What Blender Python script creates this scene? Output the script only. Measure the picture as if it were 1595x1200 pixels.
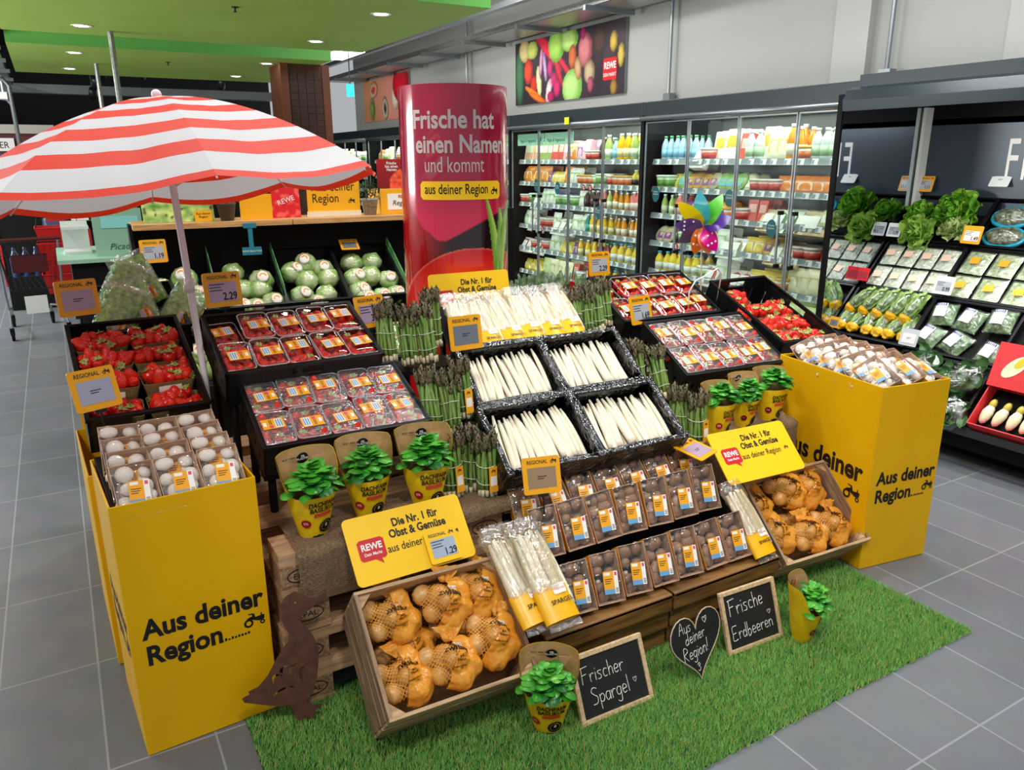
import bpy, math, random
from mathutils import Vector, Matrix, noise
PI = math.pi
rnd = random.Random(11)
S = bpy.context.scene
COL = S.collection
for _o in list(bpy.data.objects): bpy.data.objects.remove(_o)

# ------------------------------------------------------------------ camera
F_PX, YAW, PITCH, ROLL, EYE = 1203.27, math.radians(29.9826), math.radians(16.2596), math.radians(-0.2664), 1.76
fwd = Vector((math.sin(YAW)*math.cos(PITCH), math.cos(YAW)*math.cos(PITCH), -math.sin(PITCH)))
r0 = Vector((math.cos(YAW), -math.sin(YAW), 0)); u0 = r0.cross(fwd)
rt = r0*math.cos(ROLL)+u0*math.sin(ROLL); up = u0*math.cos(ROLL)-r0*math.sin(ROLL)
cam = bpy.data.cameras.new('camera'); cam.sensor_width = 36; cam.sensor_fit = 'HORIZONTAL'
cam.lens = F_PX*36/1595; cam.clip_start = .05; cam.clip_end = 100
camo = bpy.data.objects.new('camera', cam); COL.objects.link(camo)
camo.matrix_world = Matrix(((rt.x, up.x, -fwd.x, 0), (rt.y, up.y, -fwd.y, 0), (rt.z, up.z, -fwd.z, EYE), (0, 0, 0, 1)))
S.camera = camo

# ------------------------------------------------------------------ world, lights, exposure
W = bpy.data.worlds.new('store_ambient'); S.world = W; W.use_nodes = True
W.node_tree.nodes['Background'].inputs[0].default_value = (.93, .97, 1, 1)
W.node_tree.nodes['Background'].inputs[1].default_value = .45
S.view_settings.view_transform = 'Standard'; S.view_settings.look = 'None'
S.view_settings.exposure = 0.0; S.view_settings.gamma = 1; S.view_settings.use_curve_mapping = False
def spot(name, loc, target, power, angle=60, size=.12, col=(1, .96, .9), blend=.6):
    l = bpy.data.lights.new(name, 'SPOT'); l.energy = power; l.spot_size = math.radians(angle); l.spot_blend = blend
    l.shadow_soft_size = size; l.color = col
    o = bpy.data.objects.new(name, l); COL.objects.link(o); o.location = loc
    o.rotation_euler = (Vector(target)-Vector(loc)).to_track_quat('-Z', 'Y').to_euler(); return o
def area(name, loc, target, power, sx, sy, col=(1, .98, .95), along=(0, 1, 0)):
    """rectangular lamp; its sy side runs along the given axis"""
    l = bpy.data.lights.new(name, 'AREA'); l.shape = 'RECTANGLE'; l.size = sx; l.size_y = sy; l.energy = power; l.color = col
    o = bpy.data.objects.new(name, l); COL.objects.link(o)
    z = (Vector(loc)-Vector(target)).normalized(); y = Vector(along); y = (y-z*y.dot(z)).normalized(); x = y.cross(z)
    o.matrix_world = Matrix(((x.x, y.x, z.x, loc[0]), (x.y, y.y, z.y, loc[1]), (x.z, y.z, z.z, loc[2]), (0, 0, 0, 1))); return o
spot('track_spotlight', (-.9, .7, 3.3), (.7, 2.5, .6), 120, 62)
spot('track_spotlight', (.7, .2, 3.4), (1.7, 2.2, .5), 130, 60)
spot('track_spotlight', (1.9, .6, 3.4), (2.6, 2.2, .7), 118, 60)
spot('track_spotlight', (1.6, 5.4, 3.5), (1.2, 4.8, 1.0), 90, 70)
area('strip_light', (1.2, 3.6, 3.9), (1.2, 3.6, 0), 90, 3.2, .25)
area('strip_light', (3.7, 2.4, 3.7), (4.4, 2.4, .5), 85, .25, 3.2)
area('strip_light', (3.6, 7.5, 3.7), (4.4, 7.5, 1), 90, .25, 4.0)
area('strip_light', (-1.6, 5.5, 3.7), (-1.2, 5.5, 0), 30, .25, 4.0)
area('aisle_fill_light', (-2.6, 12.5, 3.6), (-1.4, 12.5, 0), 260, .25, 6.0)
area('aisle_fill_light', (-4.5, 9.0, 1.9), (1.6, 9.5, 3.0), 430, 1.2, 4.0, (1, 1, .94))  # added fill lamp, out of view, aimed up to brighten the green ceiling
area('wall_fill_uplight', (5.35, 8.5, 2.36), (5.0, 8.5, 4.5), 28, .12, 13.0)  # added uplight above the fridges, no real fixture; lifts wall and ceiling

# ------------------------------------------------------------------ materials
def hexc(h):
    h = h.lstrip('#'); v = [int(h[i:i+2], 16)/255 for i in (0, 2, 4)]
    return tuple((c/12.92 if c <= .04045 else ((c+.055)/1.055)**2.4) for c in v)+(1,)
MATS = {}
def nmat(name):
    m = bpy.data.materials.new(name); m.use_nodes = True; MATS[name] = m
    nt = m.node_tree; return m, nt, nt.nodes['Principled BSDF'], nt.nodes.new, nt.links.new
def pm(name, col, rough=.5, metal=0, var=None, bump=None, spec=None, emis=None, coat=0, trans=0, stretch=(1, 1, 1), sss=0):
    """plain or noise-varied surface; var=(scale, second colour, detail); bump=(scale, strength)"""
    if name in MATS: return MATS[name]
    m, nt, p, N, L = nmat(name)
    p.inputs['Base Color'].default_value = hexc(col); p.inputs['Roughness'].default_value = rough; p.inputs['Metallic'].default_value = metal
    if spec is not None: p.inputs['Specular IOR Level'].default_value = spec
    if coat: p.inputs['Coat Weight'].default_value = coat; p.inputs['Coat Roughness'].default_value = .08
    if sss: p.inputs['Subsurface Weight'].default_value = sss; p.inputs['Subsurface Radius'].default_value = (.01, .006, .003)
    if var or bump:
        tc = N('ShaderNodeTexCoord'); mp = N('ShaderNodeMapping'); mp.inputs['Scale'].default_value = stretch
        L(tc.outputs['Object'], mp.inputs[0])
    if var:
        n = N('ShaderNodeTexNoise'); n.inputs['Scale'].default_value = var[0]; n.inputs['Detail'].default_value = var[2] if len(var) > 2 else 3
        r = N('ShaderNodeValToRGB'); r.color_ramp.elements[0].color = hexc(col); r.color_ramp.elements[1].color = hexc(var[1])
        r.color_ramp.elements[0].position = .35; r.color_ramp.elements[1].position = .65
        L(mp.outputs[0], n.inputs['Vector']); L(n.outputs['Fac'], r.inputs[0]); L(r.outputs[0], p.inputs['Base Color'])
    if bump:
        n2 = N('ShaderNodeTexNoise'); n2.inputs['Scale'].default_value = bump[0]; n2.inputs['Detail'].default_value = 2
        b = N('ShaderNodeBump'); b.inputs['Strength'].default_value = bump[1]; b.inputs['Distance'].default_value = .01
        L(mp.outputs[0], n2.inputs['Vector']); L(n2.outputs['Fac'], b.inputs['Height']); L(b.outputs[0], p.inputs['Normal'])
    if emis: p.inputs['Emission Color'].default_value = hexc(emis[0]); p.inputs['Emission Strength'].default_value = emis[1]
    if trans:
        out = nt.nodes['Material Output']; mx = N('ShaderNodeMixShader'); t = N('ShaderNodeBsdfTranslucent')
        mx.inputs[0].default_value = trans; src = p.inputs['Base Color']
        if src.is_linked: L(src.links[0].from_socket, t.inputs[0])
        else: t.inputs[0].default_value = hexc(col)
        L(p.outputs[0], mx.inputs[1]); L(t.outputs[0], mx.inputs[2]); L(mx.outputs[0], out.inputs[0])
    return m
def film(name, tint='#ffffff', gloss=.16, rough=.12, bump=(25, .6), stretch=(1, 1, 1), haze=0, hazecol='#ffffff'):
    """clear plastic: see-through with wrinkled gloss, optionally a little milky"""
    if name in MATS: return MATS[name]
    m, nt, p, N, L = nmat(name); out = nt.nodes['Material Output']; nt.nodes.remove(p)
    t = N('ShaderNodeBsdfTransparent'); t.inputs[0].default_value = hexc(tint)
    g = N('ShaderNodeBsdfGlossy'); g.inputs['Roughness'].default_value = rough
    tc = N('ShaderNodeTexCoord'); mp = N('ShaderNodeMapping'); mp.inputs['Scale'].default_value = stretch
    n = N('ShaderNodeTexNoise'); n.inputs['Scale'].default_value = bump[0]; n.inputs['Detail'].default_value = 2; n.inputs['Distortion'].default_value = 1.5
    b = N('ShaderNodeBump'); b.inputs['Strength'].default_value = bump[1]; b.inputs['Distance'].default_value = .01
    L(tc.outputs['Object'], mp.inputs[0]); L(mp.outputs[0], n.inputs['Vector']); L(n.outputs['Fac'], b.inputs['Height']); L(b.outputs[0], g.inputs['Normal'])
    mx = N('ShaderNodeMixShader'); mx.inputs[0].default_value = gloss
    if haze:
        d = N('ShaderNodeBsdfDiffuse'); d.inputs[0].default_value = hexc(hazecol); m2 = N('ShaderNodeMixShader'); m2.inputs[0].default_value = haze
        L(t.outputs[0], m2.inputs[1]); L(d.outputs[0], m2.inputs[2]); L(m2.outputs[0], mx.inputs[1])
    else: L(t.outputs[0], mx.inputs[1])
    L(g.outputs[0], mx.inputs[2]); L(mx.outputs[0], out.inputs[0]); return m
def attrmat(name, rough=.4, coat=0, spec=None):
    """printed surface whose artwork is held in the colour attribute 'print'"""
    if name in MATS: return MATS[name]
    m, nt, p, N, L = nmat(name); a = N('ShaderNodeAttribute'); a.attribute_name = 'print'
    L(a.outputs['Color'], p.inputs['Base Color']); p.inputs['Roughness'].default_value = rough
    if coat: p.inputs['Coat Weight'].default_value = coat; p.inputs['Coat Roughness'].default_value = .05
    if spec is not None: p.inputs['Specular IOR Level'].default_value = spec
    return m
def woodmat(name, c1, c2, scale=6, stretch=(1, 14, 14), rough=.6):
    if name in MATS: return MATS[name]
    m, nt, p, N, L = nmat(name)
    tc = N('ShaderNodeTexCoord'); mp = N('ShaderNodeMapping'); mp.inputs['Scale'].default_value = stretch
    n = N('ShaderNodeTexNoise'); n.inputs['Scale'].default_value = scale; n.inputs['Detail'].default_value = 5; n.inputs['Distortion'].default_value = .6
    r = N('ShaderNodeValToRGB'); r.color_ramp.elements[0].color = hexc(c1); r.color_ramp.elements[1].color = hexc(c2)
    r.color_ramp.elements[0].position = .38; r.color_ramp.elements[1].position = .62
    b = N('ShaderNodeBump'); b.inputs['Strength'].default_value = .25; b.inputs['Distance'].default_value = .004
    L(tc.outputs['Object'], mp.inputs[0]); L(mp.outputs[0], n.inputs['Vector']); L(n.outputs['Fac'], r.inputs[0]); L(r.outputs[0], p.inputs['Base Color'])
    L(n.outputs['Fac'], b.inputs['Height']); L(b.outputs[0], p.inputs['Normal']); p.inputs['Roughness'].default_value = rough
    return m

# ------------------------------------------------------------------ mesh builder
ID = Matrix.Identity(4)
def T(x=0, y=0, z=0): return Matrix.Translation((x, y, z))
def R(a, ax): return Matrix.Rotation(math.radians(a), 4, ax)
def SC(x, y=None, z=None):
    y = x if y is None else y; z = x if z is None else z
    return Matrix.Diagonal((x, y, z, 1))
def basis(o, ex, ey):
    ex = Vector(ex).normalized(); ey = Vector(ey); ey = (ey-ex*ey.dot(ex)).normalized(); ez = ex.cross(ey); o = Vector(o)
    return Matrix(((ex.x, ey.x, ez.x, o.x), (ex.y, ey.y, ez.y, o.y), (ex.z, ey.z, ez.z, o.z), (0, 0, 0, 1)))
class B:
    def __init__(s): s.v = []; s.f = []; s.mi = []; s.M = ID
    def at(s, M): s.M = M; return s
    def add(s, vs, fs, mi=0):
        k = len(s.v); M = s.M
        s.v += [tuple(M @ Vector(p)) for p in vs]; s.f += [tuple(k+i for i in q) for q in fs]; s.mi += [mi]*len(fs); return s
    def box(s, x0, y0, z0, x1, y1, z1, mi=0):
        return s.add([(x0, y0, z0), (x1, y0, z0), (x1, y1, z0), (x0, y1, z0), (x0, y0, z1), (x1, y0, z1), (x1, y1, z1), (x0, y1, z1)],
                     [(0, 3, 2, 1), (4, 5, 6, 7), (0, 1, 5, 4), (1, 2, 6, 5), (2, 3, 7, 6), (3, 0, 4, 7)], mi)
    def quad(s, a, b, c, d, mi=0): return s.add([a, b, c, d], [(0, 1, 2, 3)], mi)
    def taper(s, w0, d0, z0, w1, d1, z1, mi=0, cap=True):
        vs = []
        for w, d, z in ((w0, d0, z0), (w1, d1, z1)): vs += [(-w/2, -d/2, z), (w/2, -d/2, z), (w/2, d/2, z), (-w/2, d/2, z)]
        fs = [(0, 1, 5, 4), (1, 2, 6, 5), (2, 3, 7, 6), (3, 0, 4, 7)]
        if cap: fs += [(0, 3, 2, 1), (4, 5, 6, 7)]
        return s.add(vs, fs, mi)
    def tube(s, path, r, n=6, mi=0, closed=False):
        P = [Vector(p) for p in path]; rs = r if isinstance(r, (list, tuple)) else [r]*len(P); vs = []; fs = []; m = len(P)
        prev = None
        for i, p in enumerate(P):
            a = P[(i-1) % m] if closed or i > 0 else p; b = P[(i+1) % m] if closed or i < m-1 else p
            t = (b-a).normalized() if (b-a).length > 1e-9 else Vector((0, 0, 1))
            if prev is None: nx = t.orthogonal().normalized()
            else:
                nx = prev-t*prev.dot(t); nx = nx.normalized() if nx.length > 1e-6 else t.orthogonal().normalized()
            prev = nx; ny = t.cross(nx)
            for j in range(n):
                q = 2*PI*j/n; vs.append(tuple(p+(nx*math.cos(q)+ny*math.sin(q))*rs[i]))
        for i in range(m if closed else m-1):
            for j in range(n):
                a = i*n+j; b = i*n+(j+1) % n; c = ((i+1) % m)*n+(j+1) % n; d = ((i+1) % m)*n+j; fs.append((a, b, c, d))
        if not closed: fs += [tuple(reversed(range(n))), tuple((m-1)*n+j for j in range(n))]
        return s.add(vs, fs, mi)
    def lathe(s, prof, n=16, mi=0, squash=1):
        vs = []; fs = []; m = len(prof)
        for r, z in prof:
            for j in range(n):
                q = 2*PI*j/n; vs.append((r*math.cos(q), r*math.sin(q)*squash, z))
        for i in range(m-1):
            for j in range(n): fs.append((i*n+j, i*n+(j+1) % n, (i+1)*n+(j+1) % n, (i+1)*n+j))
        if prof[0][0] > 1e-4: fs.append(tuple(reversed(range(n))))
        if prof[-1][0] > 1e-4: fs.append(tuple((m-1)*n+j for j in range(n)))
        return s.add(vs, fs, mi)
    def grid(s, nx, ny, fn, mi=0, wrap=False):
        vs = [tuple(fn(i/nx, j/ny)) for j in range(ny+1) for i in range(nx+(0 if wrap else 1))]; w = nx if wrap else nx+1
        fs = [(j*w+i, j*w+(i+1) % w, (j+1)*w+(i+1) % w, (j+1)*w+i) for j in range(ny) for i in range(nx)]
        return s.add(vs, fs, mi)
    def ball(s, c, r, n=10, m=7, mi=0, fn=None):
        rx, ry, rz = r if isinstance(r, (tuple, list)) else (r, r, r)
        def g(u, v):
            a = 2*PI*u; b = PI*(v-.5); d = Vector((math.cos(a)*math.cos(b), math.sin(a)*math.cos(b), math.sin(b))); k = fn(d) if fn else 1
            return (c[0]+rx*d.x*k, c[1]+ry*d.y*k, c[2]+rz*d.z*k)
        return s.grid(n, m, g, mi, wrap=True)
    def prism(s, pts, z0, z1, mi=0):
        n = len(pts); vs = [(x, y, z0) for x, y in pts]+[(x, y, z1) for x, y in pts]
        return s.add(vs, [tuple(reversed(range(n))), tuple(range(n, 2*n))]+[(i, (i+1) % n, n+(i+1) % n, n+i) for i in range(n)], mi)
    def mesh(s, name, mats, smooth=False):
        me = bpy.data.meshes.new(name); me.from_pydata(s.v, [], s.f)
        for m in (mats if isinstance(mats, (list, tuple)) else [mats]): me.materials.append(m)
        if any(s.mi): me.polygons.foreach_set('material_index', s.mi)
        if smooth: me.polygons.foreach_set('use_smooth', [True]*len(s.f))
        me.update(); return me
    def obj(s, name, mats, parent=None, smooth=False, M=None, bevel=0):
        return put(s.mesh(name, mats, smooth), name, parent, M, bevel)
def put(me, name, parent=None, M=None, bevel=0):
    o = bpy.data.objects.new(name, me); COL.objects.link(o)
    if parent: o.parent = parent
    if M is not None: o.matrix_basis = M
    if bevel:
        b = o.modifiers.new('bevel', 'BEVEL'); b.width = bevel; b.segments = 2; b.limit_method = 'ANGLE'
    return o
USED = {}
def tag(o, label, cat, group=None, kind=None):
    o['label'] = label; o['category'] = cat
    if group: o['group'] = group
    elif 'group' in o: del o['group']
    if kind: o['kind'] = kind
    USED.setdefault(label, []).append(group); return o
def thing(name, label, cat, M=ID, group=None):
    o = bpy.data.objects.new(name, None); COL.objects.link(o); o.empty_display_size = .02; o.matrix_basis = M
    return tag(o, label, cat, group)
def struct(o, label=None):
    o['kind'] = 'structure'
    if label: o['label'] = label
    return o
def kids(o): return KIDS.setdefault(o.name, [c for c in o.children])
KIDS = {}
def dup(root, M, label, group=None, cat=None):
    c = root.copy(); COL.objects.link(c); c.matrix_basis = M
    tag(c, label, cat or root['category'], group)
    for k in kids(root):
        d = k.copy(); COL.objects.link(d); d.parent = c
        for g in kids(k):
            e = g.copy(); COL.objects.link(e); e.parent = d
    return c
class Kind:
    """build a thing once, then copy it"""
    def __init__(s, make): s.make = make; s.first = None
    def __call__(s, M, label, group=None):
        if s.first is None:
            s.first = s.make(); s.first.matrix_basis = M; tag(s.first, label, s.first['category'], group); return s.first
        return dup(s.first, M, label, group)
NTH = ['first', 'second', 'third', 'fourth', 'fifth', 'sixth', 'seventh', 'eighth', 'ninth', 'tenth', 'eleventh', 'twelfth', 'thirteenth',
       'fourteenth', 'fifteenth', 'sixteenth', 'seventeenth', 'eighteenth', 'nineteenth', 'twentieth']
NTH += ['twenty-'+w for w in NTH[:9]]+['thirtieth']
def uni(a, b): return rnd.uniform(a, b)
def rrect(w, h, r, n=5, cx=0, cy=0):
    out = []
    for k, (sx, sy) in enumerate(((1, 1), (-1, 1), (-1, -1), (1, -1))):
        for i in range(n+1):
            a = PI/2*(k+i/n); out.append((cx+sx*(w/2-r)+r*math.cos(a), cy+sy*(h/2-r)+r*math.sin(a)))
    return out
def circ(r, n=24, cx=0, cy=0, ry=None, a0=0): return [(cx+r*math.cos(a0+2*PI*i/n), cy+(ry or r)*math.sin(a0+2*PI*i/n)) for i in range(n)]
def fill(outlines, depth=.0006, name='shape'):
    """flat outlines (inner ones are holes) as a thin mesh, centred on z=0"""
    cu = bpy.data.curves.new(name, 'CURVE'); cu.dimensions = '2D'; cu.fill_mode = 'BOTH'; cu.extrude = depth/2
    for pts in outlines:
        sp = cu.splines.new('POLY'); sp.points.add(len(pts)-1); sp.use_cyclic_u = True
        for i, (x, y) in enumerate(pts): sp.points[i].co = (x, y, 0, 1)
    o = bpy.data.objects.new('tmp', cu); me = bpy.data.meshes.new_from_object(o)
    bpy.data.objects.remove(o); bpy.data.curves.remove(cu); me.name = name; return me
TXT = {}
def text(s, size, bold=0.0, align='CENTER', shear=0, spacing=1, line=1, sx=1):
    """lettering as a flat mesh, baseline of the first line at y=0"""
    key = (s, size, bold, align, shear, spacing, line, sx)
    if key in TXT: return TXT[key]
    cu = bpy.data.curves.new('lettering', 'FONT'); cu.body = s; cu.size = size; cu.offset = bold*size; cu.align_x = align; cu.shear = shear
    cu.space_character = spacing; cu.space_line = line; cu.resolution_u = 3; cu.extrude = .00015
    o = bpy.data.objects.new('tmp', cu); me = bpy.data.meshes.new_from_object(o)
    bpy.data.objects.remove(o); bpy.data.curves.remove(cu)
    if sx != 1: me.transform(SC(sx, 1, 1))
    me.name = 'lettering'; TXT[key] = me; return me
def setmat(me, m):
    k = me.name+'|'+m.name
    me.materials.clear(); me.materials.append(m)
    if me.polygons: me.polygons.foreach_set('material_index', [0]*len(me.polygons))
    return me
def letter(s, size, m, parent, M, **kw):
    me = text(s, size, **kw)
    if me.materials and me.materials[0] != m: me = me.copy()
    return put(setmat(me, m), 'lettering', parent, M)
def flat(outlines, m, parent, M, name='emblem', depth=.0006): return put(setmat(fill(outlines, depth, name), m), name, parent, M)
def merge(*pairs):
    """several flat meshes (mesh, matrix, slot) as one builder"""
    b = B()
    for me, M, mi in pairs:
        b.at(M); b.add([tuple(v.co) for v in me.vertices], [tuple(p.vertices) for p in me.polygons], mi)
    return b.at(ID)
def printed(name, nx, ny, pos, col, m, parent=None, smooth=True, M=None):
    """a grid whose vertices carry the printed artwork col(u,v) as an attribute"""
    b = B().grid(nx, ny, pos); me = b.mesh(name, m, smooth)
    a = me.color_attributes.new('print', 'FLOAT_COLOR', 'POINT'); dat = []
    for j in range(ny+1):
        for i in range(nx+1): dat += list(col(i/nx, j/ny))
    a.data.foreach_set('color', dat); return put(me, name, parent, M)
def sm(a, b, x):
    t = max(0, min(1, (x-a)/(b-a))); return t*t*(3-2*t)
def mixc(a, b, t): return tuple(a[i]+(b[i]-a[i])*t for i in range(3))+(1,)
def nz(x, y, z=0, s=1): return noise.noise(Vector((x*s, y*s, z*s)))
# ------------------------------------------------------------------ shared materials
M_BLACK = pm('black_plastic', '#121315', .4, bump=(60, .08), spec=.35)
M_BLK2 = pm('matt_black', '#08090a', .65, spec=.2)
M_DARKMET = pm('dark_metal', '#23272b', .35, .3)
M_GREY = pm('grey_metal', '#8d9499', .35, .7)
M_CHROME = pm('chrome', '#c9ced2', .18, 1)
M_WHITE = pm('white_plastic', '#eef0ee', .4)
M_YEL = pm('yellow_card', '#efb804', .5, var=(3, '#e8b002'), bump=(3.5, .12), spec=.25)
M_YSIGN = pm('yellow_sign', '#ffcb05', .42)
M_YFRAME = pm('yellow_frame', '#f2a90c', .4)
M_INK = pm('black_print', '#101012', .5)
M_WINK = pm('white_print', '#f4f2ee', .5)
M_RED = pm('red_print', '#c8141e', .4)
M_CARD = pm('brown_card', '#b08a63', .7, var=(40, '#9c7650'))
M_SCREEN = pm('grey_screen', '#9aa1ab', .25)
M_PAPER = pm('label_paper', '#f5f2ea', .5)
M_LYEL = pm('label_yellow', '#f2a81a', .45)
M_LBLUE = pm('label_blue', '#6ea4cf', .45)
M_LPINK = pm('label_pink', '#e04a6a', .45)
M_CLEAR = film('clear_tray', '#fdfdfd', .1, .06, (12, .15))
M_FILM = film('cling_film', '#ffffff', .2, .1, (16, .9), (1, 3, 1))
M_GLASS = film('fridge_glass', '#f4fbf9', .05, .02, (1, 0))
M_GREEN = pm('leaf_green', '#4f9a2c', .45, var=(30, '#79b83c'), trans=.2)
M_STEM = pm('twine', '#e8e4da', .6)

# ------------------------------------------------------------------ floor of grey tiles
def floor_mat():
    m, nt, p, N, L = nmat('grey_floor_tiles')
    tc = N('ShaderNodeTexCoord'); mp = N('ShaderNodeMapping'); mp.inputs['Rotation'].default_value = (0, 0, PI/2)
    mp.inputs['Location'].default_value = (.25, -.205, 0)
    br = N('ShaderNodeTexBrick'); br.offset = .33; br.offset_frequency = 1; br.squash = 1
    br.inputs['Scale'].default_value = 1; br.inputs['Brick Width'].default_value = .604; br.inputs['Row Height'].default_value = .306
    br.inputs['Mortar Size'].default_value = .0035; br.inputs['Mortar Smooth'].default_value = .1; br.inputs['Bias'].default_value = 0
    br.inputs['Color1'].default_value = hexc('#7d8187'); br.inputs['Color2'].default_value = hexc('#72767c'); br.inputs['Mortar'].default_value = hexc('#a2a5a9')
    n = N('ShaderNodeTexNoise'); n.inputs['Scale'].default_value = 7; n.inputs['Detail'].default_value = 6
    mx = N('ShaderNodeMix'); mx.data_type = 'RGBA'; mx.blend_type = 'MULTIPLY'; mx.inputs[0].default_value = .3
    L(tc.outputs['Object'], mp.inputs[0]); L(mp.outputs[0], br.inputs['Vector']); L(tc.outputs['Object'], n.inputs['Vector'])
    L(br.outputs['Color'], mx.inputs[6]); L(n.outputs['Color'], mx.inputs[7]); L(mx.outputs[2], p.inputs['Base Color'])
    r = N('ShaderNodeMapRange'); r.inputs[3].default_value = .26; r.inputs[4].default_value = .44
    L(n.outputs['Fac'], r.inputs[0]); L(r.outputs[0], p.inputs['Roughness']); p.inputs['Specular IOR Level'].default_value = .45
    return m
struct(B().box(-9, -3, -.1, 5.8, 24, 0).obj('floor', floor_mat()))
M_WALL = pm('pale_plaster', '#a2a4a1', .8, bump=(3, .05))
M_DARK = pm('dark_ceiling_paint', '#0c0d0f', .8)
struct(B().box(5.8, -3, 0, 5.95, 16.6, 4.6).obj('wall_right', M_WALL))
struct(B().box(-9, 23.9, 0, 5.8, 24, 4.6).obj('wall_back', pm('dark_back_wall', '#1a1a1d', .7)))
struct(B().box(-9, 2.6, 4.5, 5.95, 24, 4.6).obj('ceiling', M_DARK))
struct(B().box(5.76, 3.0, 2.2, 5.8, 3.25, 4.5).box(5.72, 4.3, 2.2, 5.8, 4.62, 4.5).obj('trim_right', pm('grey_pilaster', '#a9aca9', .8)))
# green suspended ceiling panels with their downlights
M_GCEIL = pm('green_ceiling_paint', '#a9cb5c', .6, var=(1.2, '#a2c455'))
M_GEDGE = pm('green_panel_edge', '#5fae4b', .6)
M_LAMP = pm('lamp_glow', '#ffffff', .4, emis=('#fff6e8', 14))
def ceiling_panel(x0, y0, x1, y1, lab):
    t = thing('ceiling_panel', lab, 'ceiling panel', T(x0, y0, 3.0))
    b = B().box(0, 0, 0, x1-x0, y1-y0, .16)
    b.mi = [0 if i == 0 else 1 for i in range(6)]; b.obj('panel', [M_GCEIL, M_GEDGE], t)
    b = B()
    for x in (.6, x1-x0-.6):
        for y in (.4, y1-y0-.4): b.tube([(x, y, .16), (x, y, 1.5)], .006)
    b.obj('hanger', M_DARKMET, t)
    return t
ceiling_panel(-.2, 6.33, 3.46, 9.55, 'large green suspended ceiling panel nearest the shopper')
ceiling_panel(-.2, 10.5, 3.38, 13.8, 'green suspended ceiling panel farther back, above the brown pillar')
def downlight():
    t = thing('downlight', '', 'ceiling light')
    b = B(); b.lathe([(.062, 0), (.09, -.004), (.092, 0)], 24); b.obj('ring', M_WHITE, t)
    B().lathe([(0, -.003), (.062, -.003)], 20).obj('lens', M_LAMP, t); return t
DL = Kind(downlight)
for x, y, l in ((.47, 8.95, 'front left of the nearer green ceiling panel'), (2.74, 7.03, 'near the right front corner of the nearer green ceiling panel'),
                (2.71, 8.9, 'right rear of the nearer green ceiling panel'), (.47, 11.12, 'left front of the farther green ceiling panel'),
                (.46, 13.0, 'left rear of the farther green ceiling panel'), (2.71, 11.16, 'right front of the farther green ceiling panel'),
                (2.68, 13.0, 'right rear of the farther green ceiling panel'), (.47, 7.03, 'near left corner of the nearer green ceiling panel')):
    DL(T(x, y, 2.999), 'round recessed downlight at the '+l)
for x, y, l in ((1.55, 7.3, 'nearer'), (1.55, 11.6, 'farther')):
    t = thing('sprinkler_head', 'small dark sprinkler head under the %s green ceiling panel' % l, 'sprinkler', T(x, y, 3.0))
    B().lathe([(.03, 0), (.03, -.006), (.008, -.01), (.008, -.035), (.02, -.04), (.0, -.042)], 12).obj('nozzle', M_DARKMET, t)
# brown wood-clad pillar
t = thing('wood_pillar', 'dark brown wood-clad pillar rising behind the umbrella', 'pillar', T(2.85, 11.0, 0))
B().box(0, 0, 0, .62, .62, 3.0).obj('core', woodmat('brown_cladding', '#5e2f19', '#44200f', 5, (10, 10, 1), .5), t)
b = B()
for x in (.0, .56):
    b.box(x-.02, -.03, 0, x+.08, .02, 3.0)
b.obj('corner_batten', pm('brown_batten', '#6b3516', .5), t)
b = B()
for k in range(14):
    for i in range(4): b.box(.1+i*.11, -.012, 1.7+k*.085, .2+i*.11, 0, 1.775+k*.085)
b.obj('inlay', pm('brown_inlay', '#3c1d0e', .5), t)
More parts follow.
